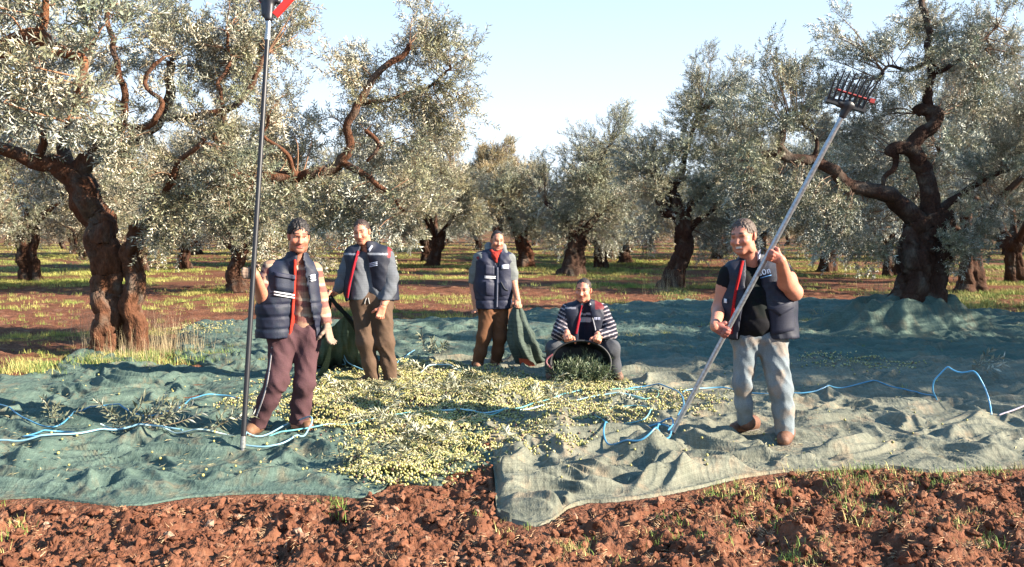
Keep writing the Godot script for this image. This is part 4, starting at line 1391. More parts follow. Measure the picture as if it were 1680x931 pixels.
# a person from tables of the photograph
func person(o: Dictionary) -> Node3D:
	var D: float = o.depth
	var t := thing("person", o.label, "person", gp(o.foot[0], o.foot[1]), "olive pickers")
	var base := t.position
	var skin: Color = o.skin
	# --- the body itself: trunk, neck, limbs, one mesh with head and hands
	var bs := []
	var bf := Field.new()
	bf.k = 0.035
	for q in o.torso: limb(bf, D, q, false, -0.03)
	for q in o.arms: limb(bf, D, q, false, -0.012)
	for q in o.legs: limb(bf, D, q, false, -0.025)
	var nb: Vector3 = at(o.neck[0], o.neck[1], D - o.neck[2])
	for q in o.get("fore", []): limb(bf, D, q)
	bs.append(job(bf, 0.0125, plain(skin)))
	head(bs, t, at(o.head[0], o.head[1], D - o.head[2]), o, nb)
	var gs := []                      # gloves, where worn
	for hd in o.hands:
		var into := gs if hd.get("glove", false) else bs
		var hc: Color = hd.get("color", skin)
		if hd.has("grip"): grip(into, hd.grip, hd.axis, hd.d, hd.right, hd.radius, hd.elbow, hc, hd.get("size", 1.0))
		else: hand(into, hd.wrist, hd.d, hd.n, hd.right, hd.curl, hd.elbow, hc, hd.get("size", 1.0))
	when_done(bs, "body", M.skin, t, base)
	for g in gs: when_done([g], "glove", M.cloth, t, base)
	# --- clothes
	var tf := Field.new()
	tf.k = 0.05
	for q in o.legs: limb(tf, D, q, true, o.get("slim", 0.0))
	if o.has("seat"):
		for q in o.seat: limb(tf, D, q)
	var ts := job(tf, 0.0105, o.trouser_paint, fold(0.014, 4.5, 5.0, 3.0 + o.head[0], base))
	when_done([ts], "trousers", M.denim, t, base)
	o.trouser_field = tf
	var sf := Field.new()
	sf.k = 0.04
	for q in o.torso: limb(sf, D, q)
	for q in o.arms: limb(sf, D, q, true)
	if o.has("hem"): sf.cuts.append([Plane(Vector3(0, 1, 0), o.hem)])
	var ss := job(sf, 0.0105, o.shirt_paint, fold(0.009, 5.0, 7.0, 11.0 + o.head[0], base))
	when_done([ss], o.get("shirt", "sweater"), M.cloth, t, base)
	o.shirt_field = sf
	var vf := Field.new()
	vf.k = 0.05
	for q in o.vest: limb(vf, D, q)
	limb(vf, D, o.collar, true)
	vf.cuts.append([Plane(Vector3(0, 1, 0), o.vest_hem)])
	for c in o.vest_open:
		# between a left and a right line of the photograph, from the front to the middle of the body
		var a := at(c[0][0], c[0][1], D); var b := at(c[1][0], c[1][1], D)
		var e := at(c[2][0], c[2][1], D); var g := at(c[3][0], c[3][1], D)
		var fw := Vector3(0, 0, 1)
		var nl := (b - a).cross(fw).normalized()
		var nrr := (g - e).cross(fw).normalized()
		if nl.x > 0: nl = -nl
		if nrr.x < 0: nrr = -nrr
		vf.cuts.append([Plane(nl, nl.dot(a)), Plane(nrr, nrr.dot(e)), Plane(Vector3(0, 0, -1), -(a.z - 0.02)), Plane(Vector3(0, 1, 0), a.y + (1.0 if c.size() < 5 else float(c[4])))])
	# neck hole
	vf.cuts.append([Plane(Vector3(1, 0, 0), nb.x + 0.056), Plane(Vector3(-1, 0, 0), -(nb.x - 0.056)), Plane(Vector3(0, 0, 1), nb.z + 0.05), Plane(Vector3(0, 0, -1), -(nb.z - 0.05)), Plane(Vector3(0, -1, 0), -(nb.y + 0.0))])
	var seams: Array = o.get("seams", [])
	var vfold := fold(0.008, 4.0, 6.0, 23.0 + o.head[0], base)
	var vs := job(vf, 0.0105, o.vest_paint, func(p: Vector3, n: Vector3) -> float:
		var d: float = vfold.call(p, n)
		for y: float in seams: d += -0.009 * exp(-pow((p.y - y) / 0.012, 2.0))
		return d)
	when_done([vs], "vest", M.quilt, t, base)
	o.vest_field = vf
	for side in o.shoes.size():
		var q: Array = o.shoes[side]
		var hf := Field.new()
		hf.k = 0.03
		var hl := gp(q[0], q[1]); var te := gp(q[2], q[3])
		var ln := hl.distance_to(te)
		if ln > 0.23: te = hl + (te - hl) * (0.23 / ln)
		if ln < 0.18: te = hl + (te - hl) * (0.18 / ln)
		shoe(hf, hl, te, at(q[4], q[5], D - (q[6] if q.size() > 6 else 0.0)))
		var sh := job(hf, 0.009, plain(o.shoe_color), fold(0.003, 12.0, 20.0, side, base))
		var sn := when_done([sh], "shoe", M.leather, t, base)
		# the sole
		var fl := Field.new()
		fl.k = 0.01
		fl.bone(Vector3(hl.x, 0.012, hl.z), Vector3(te.x, 0.012, te.z), 0.057, 0.053)
		fl.cuts = [[Plane(Vector3(0, 1, 0), -0.004)], [Plane(Vector3(0, -1, 0), -0.022)]]
		when_done([job(fl, 0.009, plain(lin(60, 48, 42)))], "sole", M.rubber, sn, base)
	return t

func pixel(p: Vector3) -> Vector2:
	var q := (p - CAM).rotated(Vector3.RIGHT, tilt)
	return Vector2(840.0 + FPX * q.x / -q.z, 465.5 - FPX * q.y / -q.z)
# the point of a line that shows at the height y of the photograph
func on_line(a: Vector3, b: Vector3, y: float) -> Vector3:
	var lo := 0.0
	var hi := 1.0
	for k in 30:
		var m := (lo + hi) * 0.5
		if pixel(a.lerp(b, m)).y > y: lo = m
		else: hi = m
	return a.lerp(b, lo)

var pole_a: Array = []
var pole_d: Array = []
var tub_rim: Array = []

func people() -> void:
	pole_a = [gp(397, 747), at(441, 24, 6.72)]
	pole_d = [gp(1093, 729), at(1386, 184, 6.15)]
	var navy := lin(38, 43, 64)
	var dark_navy := lin(30, 34, 50)
	var tan := lin(190, 128, 104)
	var y_of := func(y: float, d: float) -> float: return at(840, y, d).y

	# ---------------- man with the black pole
	var D := 6.95
	var ga := on_line(pole_a[0], pole_a[1], 449.0)
	var ax: Vector3 = (pole_a[1] - pole_a[0]).normalized()
	var el := at(431, 489, D - 0.12)
	var wa := grip_wrist(ga, ax, Vector3(-0.25, 0.15, 0.95), true, 0.02)
	var glove := lin(172, 146, 128)
	var bands := func(p: Vector3) -> Color:
		var q := fposmod((p.y - 0.02 * sin(p.x * 9.0)) / 0.125, 1.0)
		var arm := p.x < at(440, 450, 6.95).x
		if arm: q = fposmod((p.y + p.x * 0.4) / 0.045, 1.0)
		var c := lin(186, 148, 124) if q < 0.42 else (lin(150, 104, 96) if q < 0.8 else lin(206, 184, 160))
		if arm: c = lin(188, 142, 130) if q < 0.6 else lin(92, 58, 62)
		var g := 1.0 + 0.1 * nz.get_noise_3dv(p * 9.0)
		return Color(c.r * g, c.g * g, c.b * g)
	var a := {
		"label": "man in a navy vest with red zip edge and mauve trousers, holding the black pole", "depth": D, "foot": [450, 712], "slim": -0.014, "skin": tan, "head": [490, 389, 0.03], "size": 1.06, "yaw": 8.0, "nod": 4.0, "roll": 3.0,
		"hair": lin(34, 25, 23), "hair_thick": 0.02, "beard": 0.5, "hairline": 0.0, "neck": [488, 428, -0.01], "wide": 0.97,
		"torso": [[[458, 456, 0.02, 0.095], [457, 552, 0.02, 0.108]], [[497, 454, -0.04, 0.09], [499, 552, -0.04, 0.098]], [[456, 446, 0.02, 0.055], [487, 436, -0.01, 0.055], [504, 446, -0.05, 0.055]]],
		"arms": [[[446, 442, 0.03, 0.08], [436, 466, 0.08, 0.07], [430, 488, 0.12, 0.062]], [[513, 444, -0.06, 0.075], [524, 485, -0.1, 0.06], [531, 515, -0.06, 0.05], [536, 532, -0.02, 0.042]]],
		"legs": [[[464, 560, 0.03, 0.122], [454, 625, 0.11, 0.1], [440, 655, 0.1, 0.088], [421, 697, 0.04, 0.084]], [[505, 560, -0.03, 0.112], [499, 630, 0.02, 0.094], [494, 662, -0.03, 0.09], [490, 694, -0.06, 0.094]]],
		"seat": [[[462, 548, 0.0, 0.12], [506, 548, -0.04, 0.11]]],
		"fore": [],
		"hands": [
			{"glove": true, "color": glove, "grip": ga, "axis": ax, "d": Vector3(-0.25, 0.15, 0.95), "right": true, "radius": 0.02, "elbow": el, "size": 1.08},
			{"glove": true, "color": lin(172, 146, 128), "wrist": at(537, 537, D + 0.01), "d": Vector3(0.22, -0.95, 0.2), "n": Vector3(-0.8, 0, -0.5), "right": false, "curl": 0.32, "elbow": at(531, 515, D + 0.06), "size": 1.0}],
		"trouser_paint": plain(lin(94, 68, 72)), "shirt_paint": bands, "hem": y_of.call(543, D),
		"vest": [[[456, 456, 0.03, 0.122], [450, 505, 0.04, 0.142], [449, 570, 0.05, 0.152]], [[499, 453, -0.03, 0.12], [502, 505, -0.03, 0.122], [504, 570, -0.03, 0.126]], [[453, 443, 0.02, 0.074], [487, 434, 0, 0.072], [507, 443, -0.05, 0.07]]],
		"collar": [[487, 436, 0, 0.078], [488, 415, -0.015, 0.086]], "vest_hem": y_of.call(552, D), "vest_open": [[[490, 420], [483, 556], [499, 420], [519, 540]]],
		"seams": [y_of.call(497, D), y_of.call(517, D), y_of.call(537, D)],
		"vest_paint": func(p: Vector3) -> Color:
			var px := pixel(p)
			var c := navy
			if px.x < 440.0 and px.y < 450.0 and p.z > at(440, 440, 7.0).z - 0.2: c = lin(120, 30, 34)
			var g := 1.0 + 0.12 * nz.get_noise_3dv(p * 7.0)
			return Color(c.r * g, c.g * g, c.b * g),
		"shoes": [[424, 706, 408, 718, 422, 697, 0.04], [487, 701, 508, 711, 490, 690, -0.05]], "shoe_color": lin(132, 94, 68)}
	a.fore = [[[431, 489, 0.12, 0.052], [pixel(wa).x, pixel(wa).y, D + wa.z, 0.036]]]
	var t := person(a)
	strip(a.vest_field, D, [[485, 426], [485, 450], [484, 480], [481, 515], [478, 550]], 0.036, 0.012, lin(196, 62, 48), "zip_edge", M.cloth, t)
	patch(a.vest_field, D, [[451, 449], [483, 455], [482, 480], [450, 475]], 0.014, lin(42, 47, 70), "pocket", M.quilt, t)
	patch(a.vest_field, D, [[449, 446], [485, 452], [484, 460], [450, 454]], 0.02, lin(44, 49, 73), "pocket_flap", M.quilt, t)
	for k in 2: patch(a.vest_field, D, [[449, 478 + k * 4.5], [483, 483.5 + k * 4.5], [483, 486 + k * 4.5], [449, 480.5 + k * 4.5]], 0.018, lin(215, 216, 222), "reflective_strip", M.print, t, 7, 2)
	for k in 3: patch(a.vest_field, D, [[508 + k * 0.6, 452 + k * 4.0], [517 + k * 0.5, 450 + k * 4.0], [517 + k * 0.5, 452.6 + k * 4.0], [508 + k * 0.6, 454.6 + k * 4.0]], 0.009, lin(220, 222, 228), "chest_print", M.print, t, 4, 2)
	strip(a.trouser_field, D, [[446, 570], [441, 610], [434, 645], [420, 685]], 0.012, 0.006, lin(196, 190, 192), "side_stripe", M.cloth, t)

	# ---------------- man in the grey sweatshirt pulling the net
	D = 9.05
	var gb := at(541, 489, D - 0.1)
	var wb := grip_wrist(gb, Vector3(-0.3, 0.6, 0.5), Vector3(-0.9, -0.5, 0.1), true, 0.018)
	var b := {
		"label": "man in a grey sweatshirt and open navy vest, brown trousers, pulling up a net edge", "depth": D, "foot": [625, 634], "slim": -0.01, "skin": lin(200, 138, 112), "head": [593, 382, 0.02], "size": 1.07, "yaw": -18.0, "nod": 6.0, "roll": -8.0,
		"hair": lin(62, 42, 32), "hair_thick": 0.009, "beard": 0.25, "smile": 0.6, "hairline": 0.004, "neck": [603, 411, -0.02],
		"torso": [[[588, 430, 0.0, 0.1], [592, 492, 0.02, 0.118]], [[619, 430, -0.03, 0.1], [623, 492, 0.0, 0.112]], [[584, 424, 0.0, 0.055], [603, 416, -0.02, 0.055], [626, 425, -0.04, 0.055]]],
		"arms": [[[576, 421, 0.02, 0.085], [566, 448, 0.04, 0.072], [560, 468, 0.05, 0.064], [pixel(wb).x, pixel(wb).y, D + wb.z, 0.045]], [[633, 421, -0.03, 0.09], [641, 455, 0, 0.078], [639, 476, 0.05, 0.068], [629, 500, 0.14, 0.05]]],
		"legs": [[[594, 502, 0, 0.125], [600, 562, 0.06, 0.102], [607, 596, 0.04, 0.085], [612, 625, 0.02, 0.078]], [[626, 502, 0, 0.125], [632, 562, 0.04, 0.1], [638, 596, 0.02, 0.085], [642, 630, 0, 0.08]]],
		"seat": [[[594, 492, 0, 0.13], [626, 492, -0.02, 0.125]]],
		"hands": [
			{"grip": gb, "axis": Vector3(-0.3, 0.6, 0.5), "d": Vector3(-0.9, -0.5, 0.1), "right": true, "radius": 0.018, "elbow": at(560, 468, D - 0.05), "color": lin(170, 116, 98), "size": 1.05},
			{"wrist": at(628, 504, D - 0.15), "d": Vector3(-0.3, -0.95, 0.15), "n": Vector3(-0.3, 0.1, -0.9), "right": false, "curl": 0.75, "elbow": at(639, 476, D - 0.05), "color": lin(205, 130, 105), "size": 1.08}],
		"trouser_paint": plain(lin(104, 84, 70)), "shirt": "sweatshirt", "hem": y_of.call(491, D),
		"shirt_paint": func(p: Vector3) -> Color:
			var c := lin(112, 116, 124)
			var g := 1.0 + 0.14 * nz.get_noise_3dv(p * 9.0)
			return Color(c.r * g, c.g * g, c.b * g),
		"vest": [[[585, 428, 0.01, 0.138], [587, 470, 0.02, 0.148], [590, 500, 0.02, 0.15]], [[622, 426, -0.03, 0.145], [628, 470, -0.06, 0.15], [634, 505, -0.08, 0.16]], [[579, 417, 0.01, 0.09], [603, 411, 0, 0.085], [630, 418, -0.03, 0.09]]],
		"collar": [[603, 416, 0, 0.08], [603, 399, -0.02, 0.088]], "vest_hem": y_of.call(493, D), "vest_open": [[[594, 402], [573, 495], [603, 402], [617, 495]]],
		"vest_paint": func(p: Vector3) -> Color:
			var px := pixel(p)
			var c := lin(34, 39, 58)
			if px.y > 416.0 and px.y < 419.0: c = lin(160, 164, 176)
			if px.x > 636.0 and px.y < 424.0: c = lin(170, 44, 48)
			return c,
		"shoes": [[615, 629, 592, 634, 612, 620, 0.02], [642, 630, 648, 643, 642, 624, 0.0]], "shoe_color": lin(116, 88, 68)}
	t = person(b)
	strip(b.vest_field, D, [[588, 412], [582, 432], [575, 458], [569, 489]], 0.03, 0.012, lin(178, 36, 52), "zip_edge", M.cloth, t)
	for k in 3: patch(b.vest_field, D, [[606, 432 + k * 2.6], [619, 429.5 + k * 2.6], [619, 431 + k * 2.6], [606, 433.6 + k * 2.6]], 0.01, lin(150, 158, 180), "chest_print", M.print, t, 5, 2)
	for k in 2: strip(b.trouser_field, D, [[601 + k * 3, 489], [599 + k * 6, 494], [598 + k * 8, 499]], 0.008, 0.014, lin(214, 210, 204), "drawstring", M.cloth, t)
	patch(b.vest_field, D, [[603, 410], [609, 402], [612, 404], [606, 414]], 0.012, lin(150, 154, 172), "collar_tab", M.print, t, 4, 4)

	# ---------------- man holding the gathered net
	D = 10.2
	var gc := at(848, 505, D - 0.12)
	var wc := grip_wrist(gc, Vector3(-0.9, 0.1, 0.3), Vector3(0.1, -0.9, 0.35), false, 0.02)
	var c := {
		"label": "man in a zipped navy vest over a grey hoodie, brown trousers, holding gathered net", "depth": D, "foot": [796, 604], "skin": lin(192, 134, 110), "head": [816, 396, 0.02], "size": 0.99, "yaw": 14.0, "nod": 3.0, "roll": 4.0,
		"hair": lin(46, 36, 32), "hair_thick": 0.005, "beard": 0.45, "smile": 0.6, "hairline": 0.008, "neck": [812, 419, -0.02], "wide": 0.97,
		"torso": [[[796, 432, 0.02, 0.12], [800, 500, 0.02, 0.12]], [[824, 432, 0, 0.12], [822, 500, 0, 0.12]], [[788, 424, 0.0, 0.075], [812, 417, 0, 0.08], [834, 424, 0, 0.075]]],
		"arms": [[[787, 427, 0, 0.085], [780, 447, -0.02, 0.072], [777, 466, -0.03, 0.062]], [[835, 428, 0, 0.08], [840, 448, 0, 0.066], [842, 462, 0.02, 0.06]]],
		"legs": [[[800, 512, 0.03, 0.108], [794, 553, 0.09, 0.08], [788, 578, 0.07, 0.07], [782, 601, 0.03, 0.064]], [[822, 512, -0.02, 0.105], [820, 553, 0.0, 0.078], [817, 575, -0.06, 0.068], [813, 597, -0.12, 0.064]]],
		"seat": [[[801, 502, 0, 0.12], [821, 502, -0.02, 0.115]]],
		"fore": [[[777, 464, -0.03, 0.048], [778, 492, 0.04, 0.034]], [[842, 460, 0.02, 0.046], [pixel(wc).x, pixel(wc).y, D + wc.z, 0.034]]],
		"hands": [
			{"wrist": at(778, 493, D - 0.04), "d": Vector3(0.2, -0.95, 0.2), "n": Vector3(0.75, 0.1, -0.5), "right": true, "curl": 0.45, "elbow": at(777, 464, D + 0.03), "size": 1.1},
			{"grip": gc, "axis": Vector3(-0.9, 0.1, 0.3), "d": Vector3(0.1, -0.9, 0.35), "right": false, "radius": 0.02, "elbow": at(842, 460, D - 0.02), "size": 1.05}],
		"trouser_paint": plain(lin(120, 84, 62)), "shirt": "hoodie", "shirt_paint": plain(lin(132, 136, 136)), "hem": y_of.call(503, D),
		"vest": [[[797, 432, 0.01, 0.135], [797, 470, 0.02, 0.138], [798, 510, 0.02, 0.14]], [[823, 432, 0, 0.135], [823, 470, 0, 0.135], [821, 510, 0, 0.138]], [[790, 425, 0.0, 0.085], [812, 419, 0, 0.088], [832, 425, 0, 0.085]]],
		"collar": [[812, 424, 0, 0.085], [812, 412, 0, 0.092]], "vest_hem": y_of.call(506, D), "vest_open": [[[806, 405], [815, 434], [823, 405], [817, 434]]],
		"seams": [y_of.call(492, D)],
		"vest_paint": func(p: Vector3) -> Color:
			var px := pixel(p)
			var cc := lin(44, 49, 71)
			if px.x < 786.0 and px.y < 426.0: cc = lin(130, 36, 40)
			return cc,
		"shoes": [[786, 602, 780, 613, 784, 599, 0.02], [813, 596, 822, 603, 813, 592, -0.1]], "shoe_color": lin(156, 108, 78)}
	t = person(c)
	strip(c.vest_field, D, [[816, 430], [816, 460], [815, 504]], 0.022, 0.01, lin(120, 122, 140), "zip", M.cloth, t)
	for k in 2: patch(c.vest_field, D, [[795, 453 + k * 2.6], [813, 453.6 + k * 2.6], [813, 455 + k * 2.6], [795, 454.6 + k * 2.6]], 0.014, lin(214, 214, 220), "reflective_strip", M.print, t, 6, 2)
	patch(c.vest_field, D, [[796, 434], [811, 437], [811, 452], [795, 451]], 0.012, lin(47, 52, 75), "pocket", M.quilt, t)
	patch(c.vest_field, D, [[823, 435], [835, 434], [835, 441], [823, 442]], 0.012, lin(196, 196, 210), "chest_print", M.print, t, 5, 3)
	patch(c.vest_field, D, [[796, 462], [811, 465], [810, 486], [796, 484]], 0.012, lin(47, 52, 75), "pocket", M.quilt, t)
	patch(c.vest_field, D, [[820, 466], [834, 462], [835, 484], [821, 486]], 0.012, lin(47, 52, 75), "pocket", M.quilt, t)
	strip(c.vest_field, D, [[822, 463], [828, 474], [834, 477]], 0.014, 0.018, dark_navy, "pocket_flap", M.quilt, t)
	# red scarf in the collar
	var scf := Field.new(); scf.k = 0.03
	limb(scf, D, [[806, 412, 0.07, 0.026], [812, 420, 0.1, 0.028], [820, 412, 0.07, 0.026]])
	limb(scf, D, [[812, 420, 0.1, 0.03], [814, 430, 0.11, 0.018]])
	var sc := job(scf, 0.008, plain(lin(182, 62, 54)), fold(0.005, 12.0, 16.0, 2.0, t.position))
	when_done([sc], "scarf", M.cloth, t, t.position)
	# hood lying on the shoulders
	var hdf := Field.new(); hdf.k = 0.04
	limb(hdf, D, [[800, 416, 0.02, 0.042], [802, 405, -0.06, 0.045], [812, 404, -0.13, 0.05], [824, 406, -0.06, 0.042], [829, 416, 0.03, 0.036]])
	var hd := job(hdf, 0.009, plain(lin(140, 144, 144)), fold(0.005, 9.0, 12.0, 5.0, t.position))
	when_done([hd], "hood", M.cloth, t, t.position)

	# ---------------- stout man with the silver pole
	D = 6.72
	var pd: Vector3 = (pole_d[1] - pole_d[0]).normalized()
	var g1 := on_line(pole_d[0], pole_d[1], 545.0)
	var g2 := on_line(pole_d[0], pole_d[1], 417.0)
	var d1 := Vector3(0.25, -1.0, 0.1)
	var d2 := Vector3(-0.7, 0.6, 0.1)
	var w1 := grip_wrist(g1, pd, d1, true, 0.02, 1.08)
	var w2 := grip_wrist(g2, pd, d2, false, 0.02, 1.08)
	var red_skin := lin(190, 128, 106)
	var d := {
		"label": "stout smiling man in a navy vest, black T-shirt and pale jeans, holding the silver pole", "depth": D, "foot": [1255, 722], "slim": -0.014, "skin": red_skin, "head": [1219, 390, 0.04], "size": 1.12, "yaw": -26.0, "nod": 2.0, "roll": -7.0, "wide": 1.07,
		"hair": lin(88, 68, 56), "hair_thick": 0.012, "beard": 0.22, "smile": 1.0, "teeth": true, "hairline": 0.004, "neck": [1232, 432, -0.03],
		"torso": [[[1219, 462, -0.01, 0.11], [1220, 548, 0.0, 0.122]], [[1258, 460, -0.03, 0.115], [1262, 548, -0.01, 0.122]], [[1236, 490, 0.02, 0.125], [1237, 528, 0.04, 0.14]], [[1210, 454, -0.01, 0.065], [1234, 444, -0.03, 0.065], [1270, 453, -0.03, 0.065]]],
		"arms": [[[1198, 452, 0, 0.09], [1190, 472, 0.0, 0.078]], [[1280, 450, -0.02, 0.095], [1291, 460, 0.03, 0.09]]],
		"legs": [[[1224, 562, 0.02, 0.118], [1219, 632, 0.07, 0.082], [1221, 662, 0.03, 0.074], [1223, 694, -0.04, 0.075]], [[1266, 562, 0.02, 0.132], [1281, 640, 0.1, 0.098], [1285, 672, 0.1, 0.088], [1288, 714, 0.1, 0.086]]],
		"seat": [[[1224, 552, 0, 0.125], [1264, 552, -0.02, 0.13]]],
		"fore": [[[1191, 468, 0, 0.066], [1180, 508, 0.0, 0.055], [pixel(w1).x, pixel(w1).y, D + w1.z, 0.037]], [[1288, 456, 0.02, 0.072], [1303, 480, 0.12, 0.062], [1290, 464, 0.2, 0.06], [pixel(w2).x, pixel(w2).y, D + w2.z, 0.038]]],
		"hands": [
			{"grip": g1, "axis": pd, "d": d1, "right": true, "radius": 0.02, "elbow": at(1180, 508, D), "size": 1.08, "color": lin(150, 92, 82)},
			{"grip": g2, "axis": pd, "d": d2, "right": false, "radius": 0.02, "elbow": at(1303, 480, D - 0.12), "size": 1.08, "color": lin(172, 108, 92)}],
		"shirt": "t_shirt", "shirt_paint": plain(lin(22, 23, 28)), "hem": y_of.call(558, D),
		"trouser_paint": func(p: Vector3) -> Color:
			var g := 1.0 + 0.2 * nz.get_noise_3dv(p * 5.0) + 0.15 * nz.get_noise_3d(p.x * 30.0, p.y * 6.0, p.z * 30.0)
			var cc := lin(132, 142, 148)
			var mud := clampf(nz.get_noise_3dv(p * 6.0 + Vector3(4, 0, 0)) * 1.6 - 0.1, 0.0, 0.5)
			cc = cc.lerp(lin(166, 140, 116), mud)
			return Color(cc.r * g, cc.g * g, cc.b * g),
		"vest": [[[1214, 462, -0.01, 0.14], [1213, 500, 0.0, 0.152], [1216, 556, 0.02, 0.15]], [[1262, 460, -0.03, 0.148], [1270, 500, -0.02, 0.168], [1276, 560, -0.01, 0.17]], [[1206, 448, 0, 0.1], [1234, 440, -0.02, 0.1], [1277, 446, -0.03, 0.105]]],
		"collar": [[1233, 441, -0.03, 0.09], [1235, 420, -0.05, 0.098]], "vest_hem": y_of.call(553, D), "vest_open": [[[1222, 420], [1201, 560], [1240, 420], [1258, 560]]],
		"vest_paint": func(p: Vector3) -> Color:
			var cc := lin(42, 46, 63)
			var g := 1.0 + 0.1 * nz.get_noise_3dv(p * 7.0)
			return Color(cc.r * g, cc.g * g, cc.b * g),
		"shoes": [[1236, 706, 1202, 713, 1226, 694, -0.03], [1292, 722, 1280, 742, 1288, 712, 0.08]], "shoe_color": lin(122, 82, 62)}
	t = person(d)
	strip(d.vest_field, D, [[1219, 428], [1213, 455], [1207, 480], [1202, 515], [1199, 548]], 0.024, 0.012, lin(186, 38, 40), "zip_edge", M.cloth, t)
	strip(d.vest_field, D, [[1254, 505], [1257, 530], [1261, 555]], 0.014, 0.014, lin(200, 198, 204), "zip", M.cloth, t)
	patch(d.vest_field, D, [[1262, 510], [1302, 500], [1304, 542], [1266, 550]], 0.012, lin(45, 49, 67), "pocket", M.quilt, t, 9, 8)
	patch(d.vest_field, D, [[1260, 506], [1301, 494], [1303, 506], [1280, 519]], 0.02, lin(47, 51, 70), "pocket_flap", M.quilt, t)
	patch(d.vest_field, D, [[1238, 434], [1241, 417], [1249, 408], [1247, 424]], 0.012, lin(206, 206, 220), "collar_tab", M.print, t, 4, 5)
	print_on(d.vest_field, D, "osOn", Vector2(1240, 455), Vector2(1265, 448), 9.0, lin(206, 222, 240), t)
	patch(d.vest_field, D, [[1240, 458], [1266, 451], [1266, 452.5], [1240, 459.5]], 0.009, lin(110, 160, 210), "print_underline", M.print, t, 6, 2)
	patch(d.vest_field, D, [[1188, 490], [1193, 491], [1193, 498], [1188, 497]], 0.014, lin(200, 200, 206), "reflective_strip", M.print, t, 3, 2)

	# ---------------- squatting man with the tub
	D = 9.5
	# the soft tub lies on its side, its rim squeezed to an oval; hands hold the rim
	var rc := at(953, 603, 9.0)
	rc.y = 0.245
	tub_rim = []
	for k in 49:
		var an := TAU * k / 48.0
		tub_rim.append(rc + Vector3(cos(an) * 0.322, sin(an) * 0.232 + 0.006, -0.07 * sin(an) - 0.02 * cos(2.0 * an)))
	var e1: Vector3 = tub_rim[15]      # towards the picture's left
	var e2: Vector3 = tub_rim[8]
	var td1: Vector3 = (tub_rim[14] - tub_rim[16]).normalized()
	var td2: Vector3 = (tub_rim[9] - tub_rim[7]).normalized()
	var gd := Vector3(0, -0.5, 0.85)
	var v1 := grip_wrist(e1, td1, gd, true, 0.012, 1.1)
	var v2 := grip_wrist(e2, td2, gd, false, 0.012, 1.1)
	var stripes := func(p: Vector3) -> Color:
		var px := pixel(p)
		var left := px.x < 936.0
		var right := px.x > 984.0
		var cc := lin(44, 44, 60)
		if px.y > 521.0 and px.y < 528.5 and not left and not right: cc = lin(196, 196, 200)
		if px.y > 514.0 and px.y < 517.0 and not left and not right: cc = lin(190, 190, 196)
		if left and fposmod((px.y - 0.55 * (px.x - 920.0)) / 7.0, 1.0) < 0.27: cc = lin(196, 184, 190)
		if right and fposmod((px.y + 0.35 * (px.x - 990.0)) / 7.0, 1.0) < 0.27: cc = lin(196, 184, 190)
		return cc
	var e := {
		"label": "squatting man in a navy vest and striped sweater, holding the black tub", "depth": D, "foot": [955, 622], "skin": lin(204, 136, 112), "head": [957, 477, 0.1], "size": 1.05, "yaw": -14.0, "nod": 2.0, "roll": 2.0,
		"hair": lin(52, 40, 36), "hair_thick": 0.007, "beard": 0.18, "smile": 0.12, "hairline": 0.01, "neck": [960, 503, 0.04], "wide": 1.02,
		"torso": [[[940, 520, 0.04, 0.125], [946, 575, -0.02, 0.13]], [[976, 519, 0.04, 0.125], [970, 575, -0.02, 0.13]], [[932, 510, 0.05, 0.08], [960, 502, 0.04, 0.08], [984, 509, 0.05, 0.08]]],
		"arms": [[[930, 514, 0.05, 0.085], [920, 538, 0.12, 0.07], [915, 550, 0.17, 0.064], [pixel(v1).x, pixel(v1).y - 4.0, D + v1.z - 0.02, 0.047]], [[987, 513, 0.05, 0.088], [999, 536, 0.1, 0.074], [1002, 549, 0.16, 0.066], [pixel(v2).x, pixel(v2).y - 4.0, D + v2.z - 0.02, 0.047]]],
		"legs": [[[945, 592, -0.12, 0.13], [909, 573, 0.22, 0.088], [907, 600, 0.12, 0.082], [905, 622, 0.06, 0.072]], [[970, 592, -0.12, 0.13], [1003, 572, 0.24, 0.09], [1005, 600, 0.14, 0.085], [1009, 618, 0.08, 0.075]]],
		"seat": [[[946, 582, -0.1, 0.14], [970, 582, -0.1, 0.14]]],
		"hands": [
			{"grip": e1, "axis": td1, "d": gd, "right": true, "radius": 0.012, "elbow": at(915, 550, D - 0.17), "size": 1.1},
			{"grip": e2, "axis": td2, "d": gd, "right": false, "radius": 0.012, "elbow": at(1002, 549, D - 0.16), "size": 1.1}],
		"trouser_paint": plain(lin(84, 86, 92)), "shirt_paint": stripes, "hem": 0.36,
		"vest": [[[941, 520, 0.04, 0.145], [944, 570, 0.0, 0.15]], [[975, 519, 0.04, 0.145], [972, 570, 0.0, 0.15]], [[934, 511, 0.05, 0.09], [960, 503, 0.04, 0.09], [982, 510, 0.05, 0.09]]],
		"collar": [[960, 509, 0.05, 0.086], [961, 497, 0.03, 0.094]], "vest_hem": 0.42, "vest_open": [[[954, 498], [945, 560], [965, 498], [974, 560]]],
		"vest_paint": func(p: Vector3) -> Color:
			var px := pixel(p)
			var cc := lin(38, 42, 60)
			if px.y < 507.0 and px.y > 504.0 and px.x < 945.0: cc = lin(150, 150, 162)
			if px.x > 976.0 and px.y < 508.0: cc = lin(120, 32, 42)
			return cc,
		"shoes": [[907, 620, 900, 632, 905, 614, 0.08], [1008, 620, 1024, 632, 1009, 614, 0.08]], "shoe_color": lin(128, 94, 78)}
	t = person(e)
	strip(e.vest_field, D, [[956, 500], [953, 514], [949, 530], [945, 548]], 0.03, 0.012, lin(166, 34, 52), "zip_edge", M.cloth, t)
	strip(e.vest_field, D, [[972, 522], [975, 533], [978, 546]], 0.014, 0.012, lin(190, 190, 198), "zip", M.cloth, t)
